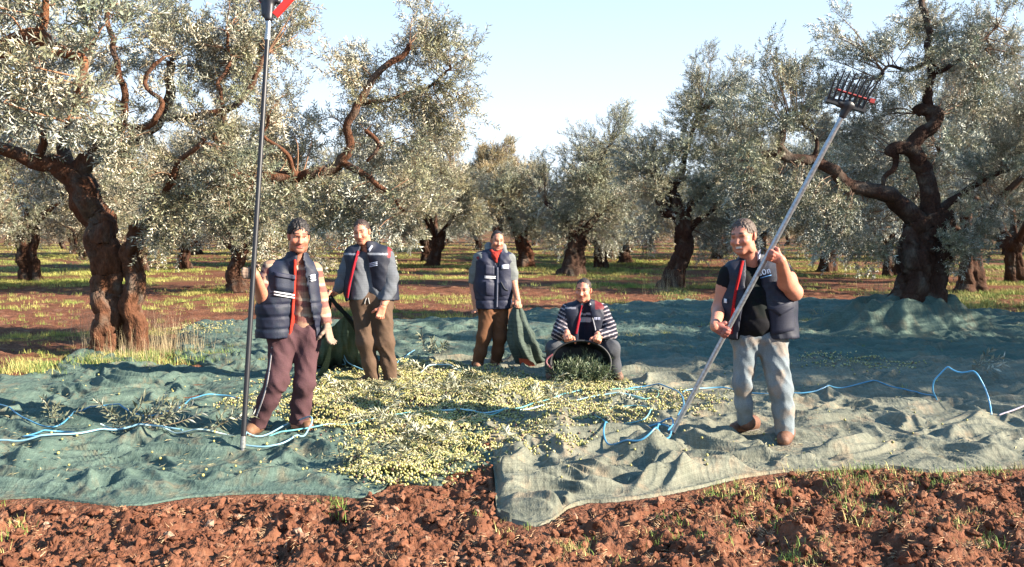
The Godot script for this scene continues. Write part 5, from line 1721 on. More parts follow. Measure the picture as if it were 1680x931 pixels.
	patch(e.vest_field, D, [[959, 500], [967, 493], [970, 500], [963, 507]], 0.012, lin(168, 172, 186), "collar_tab", M.print, t, 4, 4)
	for k in 4: patch(e.vest_field, D, [[975 + k * 2.6, 521], [976.8 + k * 2.6, 521], [976.8 + k * 2.6, 525.5], [975 + k * 2.6, 525.5]], 0.01, lin(160, 164, 190), "chest_print", M.print, t, 2, 2)
	run_jobs()

# ---------------------------------------------------------------- poles, rakes, tub, hoses, held nets
func basis_along(y: Vector3, z_hint: Vector3) -> Basis:
	y = y.normalized()
	var x := y.cross(z_hint).normalized()
	return Basis(x, y, x.cross(y))
func bar(s: Soup, a: Vector3, b: Vector3, ra: float, rb: float, col: Color, sides := 8) -> void:
	s.tube(PackedVector3Array([a, b]), PackedFloat32Array([ra, rb]), sides, col)

func tools() -> void:
	var black := lin(30, 31, 36)
	var steel := lin(196, 200, 206)
	var red := lin(188, 44, 36)
	# --- black pole with a red comb head, foot on the net
	var a: Vector3 = pole_a[0]
	var b: Vector3 = pole_a[1]
	var t := thing("harvesting_pole", "long black harvesting pole with a red comb head, held upright", "pole", a)
	var at_y := func(y: float) -> Vector3: return on_line(a, b, y) - a
	var s := Soup.new()
	bar(s, at_y.call(722), at_y.call(62), 0.0195, 0.0185, black, 14)
	put(s.mesh(), "pole", M.plastic, t)
	s = Soup.new()
	bar(s, at_y.call(735), at_y.call(716), 0.021, 0.021, lin(206, 204, 198), 14)
	bar(s, at_y.call(746.5), at_y.call(734), 0.013, 0.014, lin(180, 182, 186), 10)
	put(s.mesh(), "end_fitting", M.alu, t)
	s = Soup.new()
	bar(s, at_y.call(64), at_y.call(30), 0.02, 0.019, steel, 14)
	bar(s, at_y.call(66), at_y.call(58), 0.023, 0.023, lin(210, 210, 208), 14)
	put(s.mesh(), "extension", M.alu, t)
	var ax := (b - a).normalized()
	var fr := basis_along(ax, Vector3(0, 0, 1))
	s = Soup.new()
	var mf := Field.new(); mf.k = 0.02
	var hb := b - a
	mf.bone(hb - ax * 0.03, hb + ax * 0.12, 0.032, 0.038)
	mf.bone(hb + fr.x * -0.035 + ax * 0.0, hb + fr.x * -0.04 + ax * 0.07, 0.024, 0.026)
	mf.bone(hb + ax * 0.11 - fr.x * 0.06, hb + ax * 0.11 + fr.x * 0.06, 0.026, 0.026)
	mf.mesh(s, 0.008, plain(lin(34, 34, 40)))
	put(s.mesh(), "motor_housing", M.plastic, t)
	for e in [-1.0, 1.0]:
		s = Soup.new()
		var p0: Vector3 = hb + ax * (0.0 if e > 0 else 0.1) + fr.x * 0.05 * e
		var dir: Vector3 = (ax * 0.75 + fr.x * 0.6 * e).normalized()
		var p1: Vector3 = p0 + dir * 0.26
		s.box(Transform3D(basis_along(dir, fr.z), p0.lerp(p1, 0.5)), Vector3(0.05, 0.27, 0.03), red)
		var arm := put(s.mesh(), "comb_arm", M.plastic, t)
		for k in 7:
			var q := p0.lerp(p1, 0.12 + k * 0.14)
			var ts := Soup.new()
			var td: Vector3 = (ax * 0.9 - fr.x * 0.25 * e + fr.z * 0.1).normalized()
			ts.tube(spline(PackedVector3Array([q, q + td * 0.1, q + td * 0.19 + fr.z * 0.03]), 3), along(7, 0.0055, 0.003), 6, black)
			put(ts.mesh(), "tine", M.plastic, arm)
	# --- silver pole with a black rake
	a = pole_d[0]
	b = pole_d[1]
	t = thing("harvesting_pole", "silver aluminium harvesting pole with a black many-tined rake head", "pole", a)
	s = Soup.new()
	bar(s, at_y2(a, b, 712), at_y2(a, b, 190), 0.0195, 0.0185, steel, 16)
	put(s.mesh(), "pole", M.alu, t)
	s = Soup.new()
	bar(s, at_y2(a, b, 728) + Vector3(0, 0.012, 0), at_y2(a, b, 708), 0.016, 0.0225, black, 14)
	put(s.mesh(), "end_fitting", M.plastic, t)
	ax = (b - a).normalized()
	fr = basis_along(ax, Vector3(0, 0, 1))
	hb = b - a
	# the head bar as it shows: from (1355, 163) to (1419, 181)
	var l := at(1355, 163, 6.15) - a
	var r := at(1419, 181, 6.15) - a
	var along_bar := (r - l).normalized()
	var out := (at(1384, 112, 6.1) - at(1370, 160, 6.15)).normalized()
	s = Soup.new()
	var kf := Field.new(); kf.k = 0.02
	kf.bone(hb - ax * 0.03, hb + ax * 0.055, 0.025, 0.034)
	kf.bone(l + along_bar * 0.1, r - along_bar * 0.1, 0.03, 0.03)
	kf.mesh(s, 0.007, plain(black))
	put(s.mesh(), "hub", M.plastic, t)
	s = Soup.new()
	s.box(Transform3D(basis_along(along_bar, Vector3(0, 0, 1)), l.lerp(r, 0.5)), Vector3(0.036, l.distance_to(r), 0.05), lin(26, 27, 32))
	var rb := put(s.mesh(), "head_bar", M.plastic, t)
	for row in 2:
		for k in 8:
			var u := (k + 0.3 + 0.4 * row) / 8.0
			var q := l.lerp(r, u) + Vector3(0, 0, 0.018 if row == 0 else -0.02)
			var ln := (0.225 if row == 0 else 0.165) * (1.0 - 0.35 * maxf(0.0, 0.25 - u) * 4.0 * (1.0 if row == 1 else 0.4))
			var ts := Soup.new()
			var dd := (out + along_bar * (0.06 * (u - 0.3) + (0.16 if row == 0 else 0.0) * u) + Vector3(0, 0, 0.12 if row == 0 else -0.12)).normalized()
			ts.tube(spline(PackedVector3Array([q, q + dd * ln * 0.5, q + dd * ln + along_bar * 0.008]), 3), along(7, 0.008, 0.005), 6, black)
			put(ts.mesh(), "tine", M.plastic, rb)
	s = Soup.new()
	bar(s, l.lerp(r, 0.16) + out * 0.085, r + out * 0.075 + along_bar * 0.035, 0.008, 0.009, lin(128, 26, 28), 8)
	s.box(Transform3D(basis_along(along_bar, Vector3(0, 0, 1)), r + out * 0.075 + along_bar * 0.03), Vector3(0.03, 0.035, 0.025), lin(140, 30, 30))
	put(s.mesh(), "red_rod", M.plastic, t)

	# --- the soft black tub lying on its side
	var rc := Vector3.ZERO
	for k in 48: rc += tub_rim[k] / 48.0
	t = thing("tub", "black rubber tub lying on its side, half full of olives and leaves", "tub", Vector3(rc.x, 0.0, rc.z))
	s = Soup.new()
	var pts := PackedVector3Array(); var cols := PackedColorArray()
	var back := rc + Vector3(0.0, -0.035, -0.36)
	for inner in [false, true]:
		for j in 13:
			var u := j / 12.0
			for k in 49:
				var p: Vector3 = tub_rim[k % 48]
				var dirr := (p - rc)
				var e := rc.lerp(back, minf(u * 1.3, 1.0)) + dirr * lerpf(1.0, 0.8, minf(u * 1.3, 1.0)) * (1.0 if u < 0.77 else (1.0 - u) / 0.23)
				if inner: e += -dirr.normalized() * 0.007 * (1.0 if u < 0.77 else 0.0) + Vector3(0, 0, 0.007 if u > 0.7 else 0.0)
				pts.append(e - t.position)
				cols.append(lin(28, 29, 33))
		s.sheet(pts, 49, cols, inner)
		pts.clear(); cols.clear()
	put(s.mesh(), "wall", M.rubber, t)
	s = Soup.new()
	var rp := PackedVector3Array()
	for k in 49: rp.append(tub_rim[k % 48] - t.position)
	s.tube(rp, along(49, 0.011, 0.011), 8, lin(34, 35, 40), false)
	put(s.mesh(), "rim", M.rubber, t)
	var hp := PackedVector3Array()
	for k in range(21, 27): hp.append(tub_rim[k] - t.position + Vector3(-0.045 * sin(PI * (k - 21) / 5.0), 0, 0.01))
	s = Soup.new()
	s.tube(spline(hp, 3), along(16, 0.011, 0.011), 8, lin(150, 84, 90))
	put(s.mesh(), "handle", M.rubber, t)

	# --- net gathered in the hand of the man in the middle
	var gc := at(848, 507, 10.08)
	s = Soup.new()
	var path := spline(PackedVector3Array([gc + Vector3(-0.02, 0.05, 0), gc, at(850, 530, 10.05), at(857, 560, 10.05), at(868, 586, 10.15), gp(880, 601) + Vector3(0, 0.06, 0), gp(900, 603) + Vector3(0, 0.03, 0)]), 6)
	var rad := PackedFloat32Array()
	for k in path.size():
		var u := float(k) / (path.size() - 1)
		rad.append(lerpf(0.035, 0.15, smoothstep(0.02, 0.55, u)) * (1.0 - 0.45 * smoothstep(0.7, 1.0, u)))
	s.tube(path, rad, 72, lin(84, 96, 88), true, func(k: int, an: float) -> float:
		var u := float(k) / path.size()
		return 1.0 + (0.3 - 0.1 * u) * sin(an * 6.0 + 0.6 * sin(k * 0.3)) * 0.7 + 0.22 * nr.get_noise_3d(cos(an) * 2.0, k * 0.13, sin(an) * 2.0))
	s.smooth()
	for k in s.v.size():
		var g := 1.0 + 0.25 * nz.get_noise_3dv(s.v[k] * 5.0)
		s.c[k] = Color(s.c[k].r * g, s.c[k].g * g, s.c[k].b * g)
	s.move(-gc)
	var gn := put(s.mesh(), "gathered_net", M.net)
	gn.position = gc
	tag(gn, "bunch of green net hanging in folds from the hand of the hoodie man", "net")
	var tg := Soup.new()
	tg.sheet(PackedVector3Array([at(851, 588, 9.95) - gc, at(866, 590, 9.9) - gc, at(876, 596, 9.9) - gc, at(853, 597, 9.95) - gc, at(868, 601, 9.9) - gc, at(879, 603, 9.92) - gc]), 3, PackedColorArray([lin(190, 90, 60), lin(190, 90, 60), lin(200, 110, 80), lin(190, 90, 60), lin(180, 80, 56), lin(190, 90, 60)]), true)
	put(tg.mesh(), "orange_hem", M.cloth, gn)
	# --- net edge lifted by the man in the grey sweatshirt
	var hand_b := at(541, 491, 8.95)
	t = thing("lifted_net", "green net edge lifted by the man in the grey sweatshirt", "net", gp(552, 606))
	s = Soup.new()
	for q in [[[541, 487, 8.95], [552, 500, 9.0], [566, 516, 9.1], [582, 536, 9.3], [592, 560, 9.5]], [[541, 487, 8.95], [538, 510, 9.05], [533, 532, 9.3], [529, 552, 9.5]]]:
		var sp := PackedVector3Array()
		for w in q: sp.append(at(w[0], w[1], w[2]) - t.position)
		sp = spline(sp, 4)
		s.tube(sp, along(sp.size(), 0.02, 0.028), 8, lin(44, 52, 52), true, func(k: int, an: float) -> float: return 1.0 + 0.3 * sin(an * 3.0 + k * 0.7))
	s.smooth()
	put(s.mesh(), "twisted_edge", M.net, t)
	s = Soup.new()
	var top := spline(PackedVector3Array([at(520, 572, 9.7), at(530, 548, 9.5), at(548, 534, 9.35), at(566, 520, 9.15), at(584, 540, 9.32), at(594, 565, 9.55)]), 8)
	pts = PackedVector3Array(); cols = PackedColorArray()
	var w2 := top.size()
	for j in 22:
		var v := j / 21.0
		for k in w2:
			var u := float(k) / (w2 - 1)
			var foot := gp(lerpf(505, 604, u), 612.0 - 6.0 * sin(u * PI))
			var p := top[k].lerp(foot, v)
			p.y -= 0.1 * sin(v * PI) * (1.0 - v * 0.5)
			p += Vector3(0.3, 0, 1) * (0.05 * nr.get_noise_2d(u * 7.0, v * 1.3) + 0.03 * nr.get_noise_2d(u * 15.0 + 4.0, v * 3.0)) * (0.3 + v)
			p.y = maxf(p.y, net_h(p.x, p.z) + 0.01)
			pts.append(p - t.position)
			cols.append(net_color(lin(78, 102, 92), lin(110, 126, 110), lin(128, 116, 92), p.x * 3.0, p.y * 3.0))
	s.sheet(pts, w2, cols, true)
	put(s.mesh(), "sheet", M.net, t)
	s = Soup.new()
	pts = PackedVector3Array(); cols = PackedColorArray()
	for j in 12:
		var v := j / 11.0
		var p0 := at(lerpf(540, 516, v * v * 0.6 + v * 0.4), lerpf(566, 622, v), lerpf(8.6, 9.3, v))
		for k in 4:
			var u := k / 3.0
			pts.append(p0 + Vector3(lerpf(0.02, 0.1, v) * u, 0.015 * sin(u * PI), 0.02 * sin(u * PI)) - t.position)
			cols.append(lin(112, 132, 118))
	s.sheet(pts, 4, cols, true)
	put(s.mesh(), "loose_strip", M.net, t)

	# --- hoses: points of the photograph, with a height above the net where they arch
	var blue := lin(72, 128, 160)
	var pale := lin(122, 160, 178)
	hose("blue air hose snaking across the teal net behind a leafy twig", [[-60, 668], [0, 682], [45, 700], [92, 706], [135, 686], [172, 673], [215, 684], [255, 692], [298, 684], [338, 659], [372, 655], [392, 660]], 0.0095, blue)
	hose("pale blue air hose lying straight along the front of the teal net", [[-60, 746], [0, 744], [60, 742], [120, 735], [165, 727], [230, 720], [300, 721]], 0.0105, pale)
	hose("blue air hose in a narrow bend on the teal net", [[150, 716], [100, 714], [62, 722], [38, 733], [60, 737], [100, 728], [140, 714], [150, 710]], 0.009, blue)
	hose("pale hose with a brown twig beside it on the teal net", [[165, 721], [220, 720], [270, 721], [296, 726], [330, 728], [366, 726], [388, 730]], 0.008, lin(176, 196, 196))
	hose("light blue hose looping round the dark boot of the man with the black pole", [[398, 744], [440, 745], [480, 737], [502, 726], [512, 720, 0.06], [508, 715, 0.1], [498, 712, 0.1], [470, 708, 0.03], [440, 718], [418, 726], [400, 742]], 0.0095, pale)
	hose("dark teal hose running from the black pole to the olive heap", [[440, 728], [520, 718], [600, 704], [680, 692], [740, 689], [790, 690], [830, 684], [880, 672], [930, 658], [960, 652]], 0.009, lin(96, 156, 160))
	hose("light hose crossing the right half of the olive heap", [[640, 686], [700, 690], [760, 692], [800, 686], [850, 682], [905, 672], [950, 664], [1010, 662], [1060, 668]], 0.009, lin(160, 196, 204))
	hose("blue air hose coiled at the foot of the silver pole", [[1096, 728, 0.03], [1104, 718, 0.06], [1098, 712, 0.05], [1060, 714], [1015, 716], [992, 728], [995, 742], [1020, 753], [1055, 758], [1085, 750], [1100, 735], [1098, 722, 0.05], [1085, 716, 0.06], [1078, 726, 0.03]], 0.0105, blue)
	hose("teal hose curling loosely behind the silver pole", [[970, 690], [1010, 676], [1050, 676], [1070, 690], [1050, 706], [1000, 704], [975, 696]], 0.0085, lin(110, 160, 164))
	hose("blue hose looping beneath the silver pole towards the pale jeans", [[1005, 654], [1045, 642], [1085, 644], [1112, 660, 0.04], [1122, 680, 0.06], [1112, 705, 0.03]], 0.0095, blue)
	hose("thin green hose ring on the net behind the silver pole", [[1025, 660], [1050, 668], [1078, 664], [1075, 650], [1040, 646], [1020, 652], [1000, 660]], 0.008, lin(92, 140, 130))
	hose("blue hose passing behind the pale jeans across the grey net", [[1120, 652], [1180, 646], [1240, 654], [1310, 660], [1360, 656], [1410, 646], [1460, 648], [1500, 656], [1536, 668]], 0.0095, blue)
	hose("blue hose standing up in an arch on the grey net", [[1537, 669], [1530, 670, 0.09], [1533, 671, 0.2], [1548, 672, 0.29], [1572, 674, 0.325], [1597, 677, 0.3], [1615, 680, 0.2], [1623, 682, 0.1], [1627, 685]], 0.0105, lin(84, 150, 190))
	hose("pale pink hose end on the grey net beside the arch", [[1640, 686], [1680, 685], [1740, 683]], 0.0105, lin(196, 178, 186))
	hose("thin dark hose with a loop hanging behind the brown trousers", [[520, 612], [545, 606], [566, 612, 0.02], [560, 612, 0.12], [553, 612, 0.23], [550, 612, 0.29], [556, 613, 0.28], [563, 614, 0.17], [572, 615, 0.06], [600, 618], [622, 620], [645, 612], [662, 598, 0.0], [680, 584, 0.0]], 0.009, lin(110, 160, 186))
	hose("pale hose arching from the mauve trousers to the brown boot", [[510, 632], [545, 628], [580, 632], [600, 640], [620, 644]], 0.009, lin(170, 204, 214))
	hose("white hose end lying by the hoodie man's boots", [[685, 628], [700, 616, 0.04], [730, 612, 0.06], [755, 620, 0.03], [768, 628]], 0.008, lin(176, 202, 210))

func at_y2(a: Vector3, b: Vector3, y: float) -> Vector3:
	return on_line(a, b, y) - a
func hose(label: String, line: Array, radius: float, col: Color) -> void:
	var pl := PackedVector3Array()
	for q in line:
		var h: float = q[2] if q.size() > 2 else 0.0
		var g := gp(q[0], q[1])
		pl.append(Vector3(g.x, h, g.z))
	var sp := spline(pl, 9)
	var base := Vector3(sp[0].x, 0, sp[0].z)
	for k in sp.size():
		sp[k].y = maxf(sp[k].y, 0.0) + net_h(sp[k].x, sp[k].z) + radius * 0.72 + 0.016
		sp[k] -= base
	# a hose is stiff: it bridges the small folds
	for pass_ in 6:
		for k in range(1, sp.size() - 1): sp[k].y = maxf(sp[k].y, (sp[k - 1].y + sp[k + 1].y) * 0.5)
	var s := Soup.new()
	radius *= 0.72
	s.tube(sp, along(sp.size(), radius, radius), 8, col)
	var o := put(s.mesh(), "air_hose", M.hose)
	o.position = base
	tag(o, label, "hose", "air hoses on the nets")

# ---------------------------------------------------------------- olives, leaves, clods, grass
func leaf_one() -> ArrayMesh:
	var s := Soup.new()
	var c := Color(1, 1, 1)
	s.tri(Vector3(0, 0, 0), Vector3(0.0065, 0.004, 0.028), Vector3(0, 0, 0.058), c)
	s.tri(Vector3(0, 0, 0), Vector3(0, 0, 0.058), Vector3(-0.0065, 0.004, 0.028), c)
	return s.mesh()
func lump(seed_: int, rough: float, rings := 6, around := 8) -> ArrayMesh:
	var s := Soup.new()
	var pts := PackedVector3Array(); var cols := PackedColorArray()
	for j in rings + 1:
		for k in around + 1:
			var a := TAU * (k % around) / around
			var b := PI * j / rings
			var d := Vector3(sin(b) * cos(a), cos(b), sin(b) * sin(a))
			var r := 1.0 + rough * nr.get_noise_3d(d.x * 1.6 + seed_ * 7.0, d.y * 1.6, d.z * 1.6) + rough * 0.5 * nr.get_noise_3d(d.x * 4.0 + seed_, d.y * 4.0, d.z * 4.0)
			pts.append(d * r)
			cols.append(Color(1, 1, 1))
	s.sheet(pts, around + 1, cols, false)
	if s.n[0].dot(s.v[0]) < 0 or s.n[around * 3].dot(s.v[around * 3]) < 0:
		s = Soup.new()
		s.sheet(pts, around + 1, cols, true)
	for k in s.n.size():
		if rough < 0.05: s.n[k] = s.v[k].normalized()
	return s.mesh()
func tuft(seed_: int, blades: int, tall: float, spread: float, wide: float) -> ArrayMesh:
	var r := RandomNumberGenerator.new(); r.seed = seed_
	var s := Soup.new()
	for k in blades:
		var a := r.randf() * TAU
		var d := Vector3(cos(a), 0, sin(a))
		var side := Vector3(-sin(a), 0, cos(a)) * wide * r.randf_range(0.7, 1.2)
		var o := Vector3(r.randfn(), 0, r.randfn()) * spread * 0.3
		var h := tall * r.randf_range(0.5, 1.15)
		var m := o + d * h * r.randf_range(0.1, 0.35) + Vector3(0, h * 0.62, 0)
		var e := o + d * h * r.randf_range(0.35, 0.85) + Vector3(0, h * r.randf_range(0.75, 1.0), 0)
		var g := r.randf_range(0.75, 1.25)
		var c := Color(g, g, g)
		s.tri(o - side, o + side, m, c)
		s.tri(o + side, m + side * 0.7, m, c)
		s.tri(m, m + side * 0.7, e, c)
	return s.mesh()
func turned(r: RandomNumberGenerator, sc: float, tip := 0.0) -> Basis:
	var b := Basis(Vector3.UP, r.randf() * TAU)
	if tip > 0.0: b = Basis(Vector3(r.randfn(), 0, r.randfn()).normalized(), r.randf_range(-tip, tip)) * b
	return b.scaled(Vector3.ONE * sc)

# heaps of olives: [x, y, rx, ry in the photograph, height, share]
var heaps := [[625, 655, 135, 38, 0.035, 32], [755, 652, 130, 36, 0.035, 30], [690, 735, 95, 44, 0.03, 20], [560, 640, 60, 24, 0.03, 7], [800, 640, 90, 24, 0.03, 9], [900, 660, 90, 24, 0.02, 6], [690, 612, 90, 12, 0.02, 6], [960, 640, 70, 14, 0.02, 4], [1010, 690, 60, 16, 0.01, 2.5], [1110, 665, 70, 16, 0.01, 2.0], [620, 775, 60, 14, 0.015, 2.0], [880, 725, 90, 24, 0.01, 2.0], [430, 660, 50, 24, 0.01, 1.2], [620, 700, 120, 20, 0.02, 6], [1400, 602, 90, 12, 0.008, 1.4], [320, 545, 45, 10, 0.02, 1.2]]
func heap_h(x: float, z: float) -> float:
	var h := 0.0
	for k in 10:
		var q: Array = heaps[k]
		var c: Vector3 = q[6]
		h = maxf(h, q[4] * (1.0 - Vector2((x - c.x) / q[7], (z - c.z) / q[8]).length_squared()))
	return h * (0.75 + 0.6 * nr.get_noise_2d(x * 2.5, z * 2.5))

func near_foot(p: Vector3) -> float:
	var d := 9.0
	for f in feet: d = minf(d, Vector2(p.x - f.x, p.z - f.z - 0.06).length())
	return d
func scatter() -> void:
	var r := RandomNumberGenerator.new(); r.seed = 77
	for q in heaps:
		var c := gp(q[0], q[1])
		q.append_array([c, q[2] / FPX * -c.z, (gp(q[0], q[1] - q[3]).z - gp(q[0], q[1] + q[3]).z) * -0.5])
	var total := 0.0
	for q in heaps: total += q[5]
	var xf := []; var cols := PackedColorArray()
	var lx := []; var lc := PackedColorArray()
	var tx := []; var tc := PackedColorArray()
	for q in heaps:
		var c: Vector3 = q[6]
		var n := int(56000.0 * q[5] / total)
		for k in n:
			var a := r.randf() * TAU
			var d := sqrt(r.randf()) * (1.0 + 0.2 * absf(r.randfn()))
			var p := c + Vector3(cos(a) * d * q[7], 0, sin(a) * d * q[8])
			if nz.get_noise_2d(p.x * 1.6, p.z * 1.6 + 9.0) + r.randf_range(-0.35, 0.35) < -0.3: continue
			if near_foot(p) < 0.2: continue
			p.y = net_h(p.x, p.z) + 0.02 + maxf(heap_h(p.x, p.z), 0.0) * pow(r.randf(), 0.4) + r.randf() * 0.008
			var sc := r.randf_range(0.0058, 0.0092)
			var b := Basis(Vector3(r.randfn(), r.randfn(), r.randfn()).normalized(), r.randf() * TAU).scaled(Vector3(sc, sc, sc))
			xf.append(Transform3D(b * Basis.from_scale(Vector3(1, 1.3, 1)), p))
			var g := r.randf_range(0.75, 1.2)
			var cc := lin(160, 150, 86).lerp(lin(122, 126, 70), r.randf())
			if r.randf() < 0.1: cc = lin(92, 66, 58)
			elif r.randf() < 0.3: cc = lin(182, 170, 122)
			cols.append(Color(cc.r * g, cc.g * g, cc.b * g))
		for k in int(n * 0.32):
			var a := r.randf() * TAU
			var d := minf(absf(r.randfn() * 0.62), 1.7)
			var p := c + Vector3(cos(a) * d * q[7], 0, sin(a) * d * q[8])
			if near_foot(p) < 0.25: continue
			p.y = net_h(p.x, p.z) + 0.024 + maxf(heap_h(p.x, p.z), 0.0) + r.randf() * 0.012
			lx.append(Transform3D(turned(r, r.randf_range(0.5, 1.0), 0.7), p))
			var g := r.randf_range(0.7, 1.2)
			var cc := lin(112, 116, 84) if r.randf() < 0.35 else lin(168, 158, 120)
			lc.append(Color(cc.r * g, cc.g * g, cc.b * g))
		for k in int(n * 0.0025):
			var a := r.randf() * TAU
			var d := minf(absf(r.randfn() * 0.6), 1.6)
			var p := c + Vector3(cos(a) * d * q[7], 0, sin(a) * d * q[8])
			if near_foot(p) < 0.55: continue
			p.y = net_h(p.x, p.z) + 0.03 + maxf(heap_h(p.x, p.z), 0.0)
			tx.append(Transform3D(Basis(Vector3.UP, r.randf() * TAU) * Basis(Vector3.RIGHT, PI * 0.5 + r.randf_range(-0.35, 0.1)), p))
			tc.append(Color(0.8, 0.8, 0.68) * r.randf_range(0.8, 1.3))
	# thinly strewn over the nets
	for k in 1700:
		var u := gp(r.randf_range(-100, 1780), 0.0 + lerpf(600, 800, r.randf()))
		if u.z > edge_z(u.x) - 0.15: continue
		u.y = net_h(u.x, u.z) + 0.02
		if k % 8 == 0:
			var sc := r.randf_range(0.008, 0.011)
			xf.append(Transform3D(Basis.from_scale(Vector3(sc, sc, sc * 1.25)), u))
			cols.append(lin(150, 142, 84) * r.randf_range(0.7, 1.2))
		else:
			lx.append(Transform3D(turned(r, r.randf_range(0.6, 1.0), 0.5), u))
			lc.append(lin(150, 142, 108) * r.randf_range(0.6, 1.2))
	# in the tub
	var rc := Vector3.ZERO
	for k in 48: rc += tub_rim[k] / 48.0
	var bx := []; var bc := PackedColorArray()
	for k in 240:
		var p := rc + Vector3(r.randf_range(-0.24, 0.24), 0, r.randf_range(-0.24, 0.1))
		p.y = 0.04 + 0.1 * (1.0 - pow(absf(p.x - rc.x) / 0.27, 2.0)) * r.randf() + clampf((rc.z - p.z) * 0.25, 0.0, 0.06) + pow(absf(p.x - rc.x) / 0.27, 2.0) * 0.03
		bx.append(Transform3D(Basis(Vector3.UP, r.randf() * TAU) * Basis(Vector3.RIGHT, r.randf_range(0.4, 1.5)).scaled(Vector3.ONE * 0.75), p))
		bc.append(Color(0.55, 0.68, 0.5) * r.randf_range(0.8, 1.2))
	var tl := multi("olive_leaves", sprigs[1], M.leaf, bx, bc)
	tag(tl, "leafy olive cuttings lying in the mouth of the black tub", "leaves", "", "stuff")
	var o := multi("olives", lump(1, 0.0, 6, 8), M.olive, xf, cols)
	tag(o, "yellow-green picked olives heaped and strewn over the nets", "olives", "", "stuff")
	o = multi("fallen_leaves", leaf_one(), M.leaf, lx, lc)
	tag(o, "loose olive leaves strewn among the olives on the nets", "leaves", "", "stuff")
	o = multi("fallen_twigs", sprigs[2], M.leaf, tx, tc)
	tag(o, "silvery leafy twigs lying among the heaped olives", "twigs", "", "stuff")
	# --- single leafy twigs that lie apart
	var tw := [[186, 704, 1.5, 0.4, "leafy olive twig lying across the snaking blue hose"], [200, 716, 2.0, 1.4, "large upright leafy olive twig beside the pale straight hose"], [235, 712, 1.6, 1.9, "leafy olive twig pointing away from the larger upright twig"], [262, 722, 1.4, 1.6, "low leafy twig lying along the pale straight hose"], [78, 696, 1.3, 0.9, "small leafy twig on the teal net by the snaking hose"], [345, 726, 1.4, 1.5, "dry leafy twig near the foot of the black pole"],
		[560, 768, 1.5, 1.0, "dry leafy twig on the front of the teal net before the olive heap"], [700, 585, 1.8, 0.2, "dark leafy branch on the net between the two standing men"], [1590, 632, 1.6, 1.2, "dry leafy twig under the hose arch"]]
	for q in tw:
		var g := gp(q[0], q[1])
		g.y = net_h(g.x, g.z) + 0.03
		var t := thing("olive_twig", q[4], "twig", g, "single twigs on the nets")
		for k in 3:
			var m := put(sprigs[(k + int(q[0])) % 4].duplicate(), "spray", M.leaf, t)
			m.basis = (Basis(Vector3.UP, q[3] + k * 0.5 - 0.5) * Basis(Vector3.RIGHT, 0.85 + 0.25 * k)).scaled(Vector3.ONE * q[2] * 0.85)
			m.position = Vector3(0.03 * k, 0.0, 0.02 * k)
	# --- clods and stones of the tilled soil
	xf = []; cols = PackedColorArray()
	var n2 := 0
	while n2 < 30000:
		var x := r.randf_range(-5.6, 5.6)
		var z := r.randf_range(-6.6, -2.9)
		var k := rough_soil(x, z)
		n2 += 1
		if k < 0.25: continue
		var sc := 0.003 + 0.024 * pow(r.randf(), 3.5)
		var p := Vector3(x, soil_h(x, z) + sc * 0.25, z)
		xf.append(Transform3D(Basis(Vector3(r.randfn(), r.randfn(), r.randfn()).normalized(), r.randf() * TAU) * Basis.from_scale(Vector3(sc * r.randf_range(0.8, 1.4), sc * r.randf_range(0.6, 1.0), sc)), p))
		var c := soil_color(x, z) * r.randf_range(0.85, 1.25)
		if r.randf() < 0.015: c = lin(184, 152, 130) * r.randf_range(0.8, 1.1)
		cols.append(c)
	o = multi("soil_clods", lump(3, 0.75, 7, 9), M.clod, xf, cols)
	tag(o, "loose red clods and small stones on the tilled soil", "soil", "", "stuff")
	# --- grass behind the nets
	var tf := tuft(5, 16, 0.11, 0.16, 0.004)
	xf = []; cols = PackedColorArray()
	for k in 90000:
		var d := exp(lerpf(log(8.6), log(95.0), pow(r.randf(), 0.9)))
		var x := r.randf_range(-0.95, 0.95) * d
		var gr := grass_at(x, -d)
		if r.randf() > gr * 0.95 + 0.035: continue
		var sc := clampf(d / 16.0, 0.7, 3.2) * r.randf_range(0.6, 1.15)
		var p := Vector3(x, soil_h(x, -d) - 0.01, -d)
		xf.append(Transform3D(Basis(Vector3.UP, r.randf() * TAU).scaled(Vector3(sc, sc * clampf(18.0 / d, 0.35, 1.0), sc)), p))
		var f := 0.5 + 0.7 * nz.get_noise_2d(x * 0.4 + 60.0, d * 0.4) + r.randf_range(-0.25, 0.25)
		var c := lin(104, 128, 48).lerp(lin(176, 162, 92), clampf(f, 0.0, 1.0)) * r.randf_range(0.75, 1.2)
		cols.append(c)
	o = multi("grass", tf, M.grass, xf, cols)
	tag(o, "short green and yellow grass in strips between the olive trees", "grass", "", "stuff")
	# --- weeds in the tilled soil in front
	xf = []; cols = PackedColorArray()
	var wf := tuft(9, 12, 0.07, 0.1, 0.0028)
	for q in [[1400, 800, 70, 26, 120], [1440, 850, 60, 30, 40], [1190, 810, 50, 24, 50], [1380, 770, 90, 12, 70], [1540, 785, 60, 16, 60], [1620, 770, 60, 12, 50], [1270, 840, 80, 30, 50], [1330, 905, 60, 24, 40], [930, 905, 40, 20, 24], [540, 830, 30, 14, 14], [1600, 870, 70, 40, 40], [840, 870, 90, 20, 12], [60, 860, 80, 40, 14], [1120, 880, 90, 40, 24]]:
		for k in int(q[4] * 0.65):
			var p := gp(q[0] + r.randfn() * q[2] * 0.55, minf(q[1] + r.randfn() * q[3] * 0.55, 1000))
			if p.z < edge_z(p.x): continue
			p.y = soil_h(p.x, p.z) - 0.006
			var sc := r.randf_range(0.5, 1.15)
			xf.append(Transform3D(Basis(Vector3.UP, r.randf() * TAU).scaled(Vector3.ONE * sc), p))
			cols.append((lin(112, 138, 60) if r.randf() < 0.55 else lin(178, 168, 104)) * r.randf_range(0.7, 1.15))
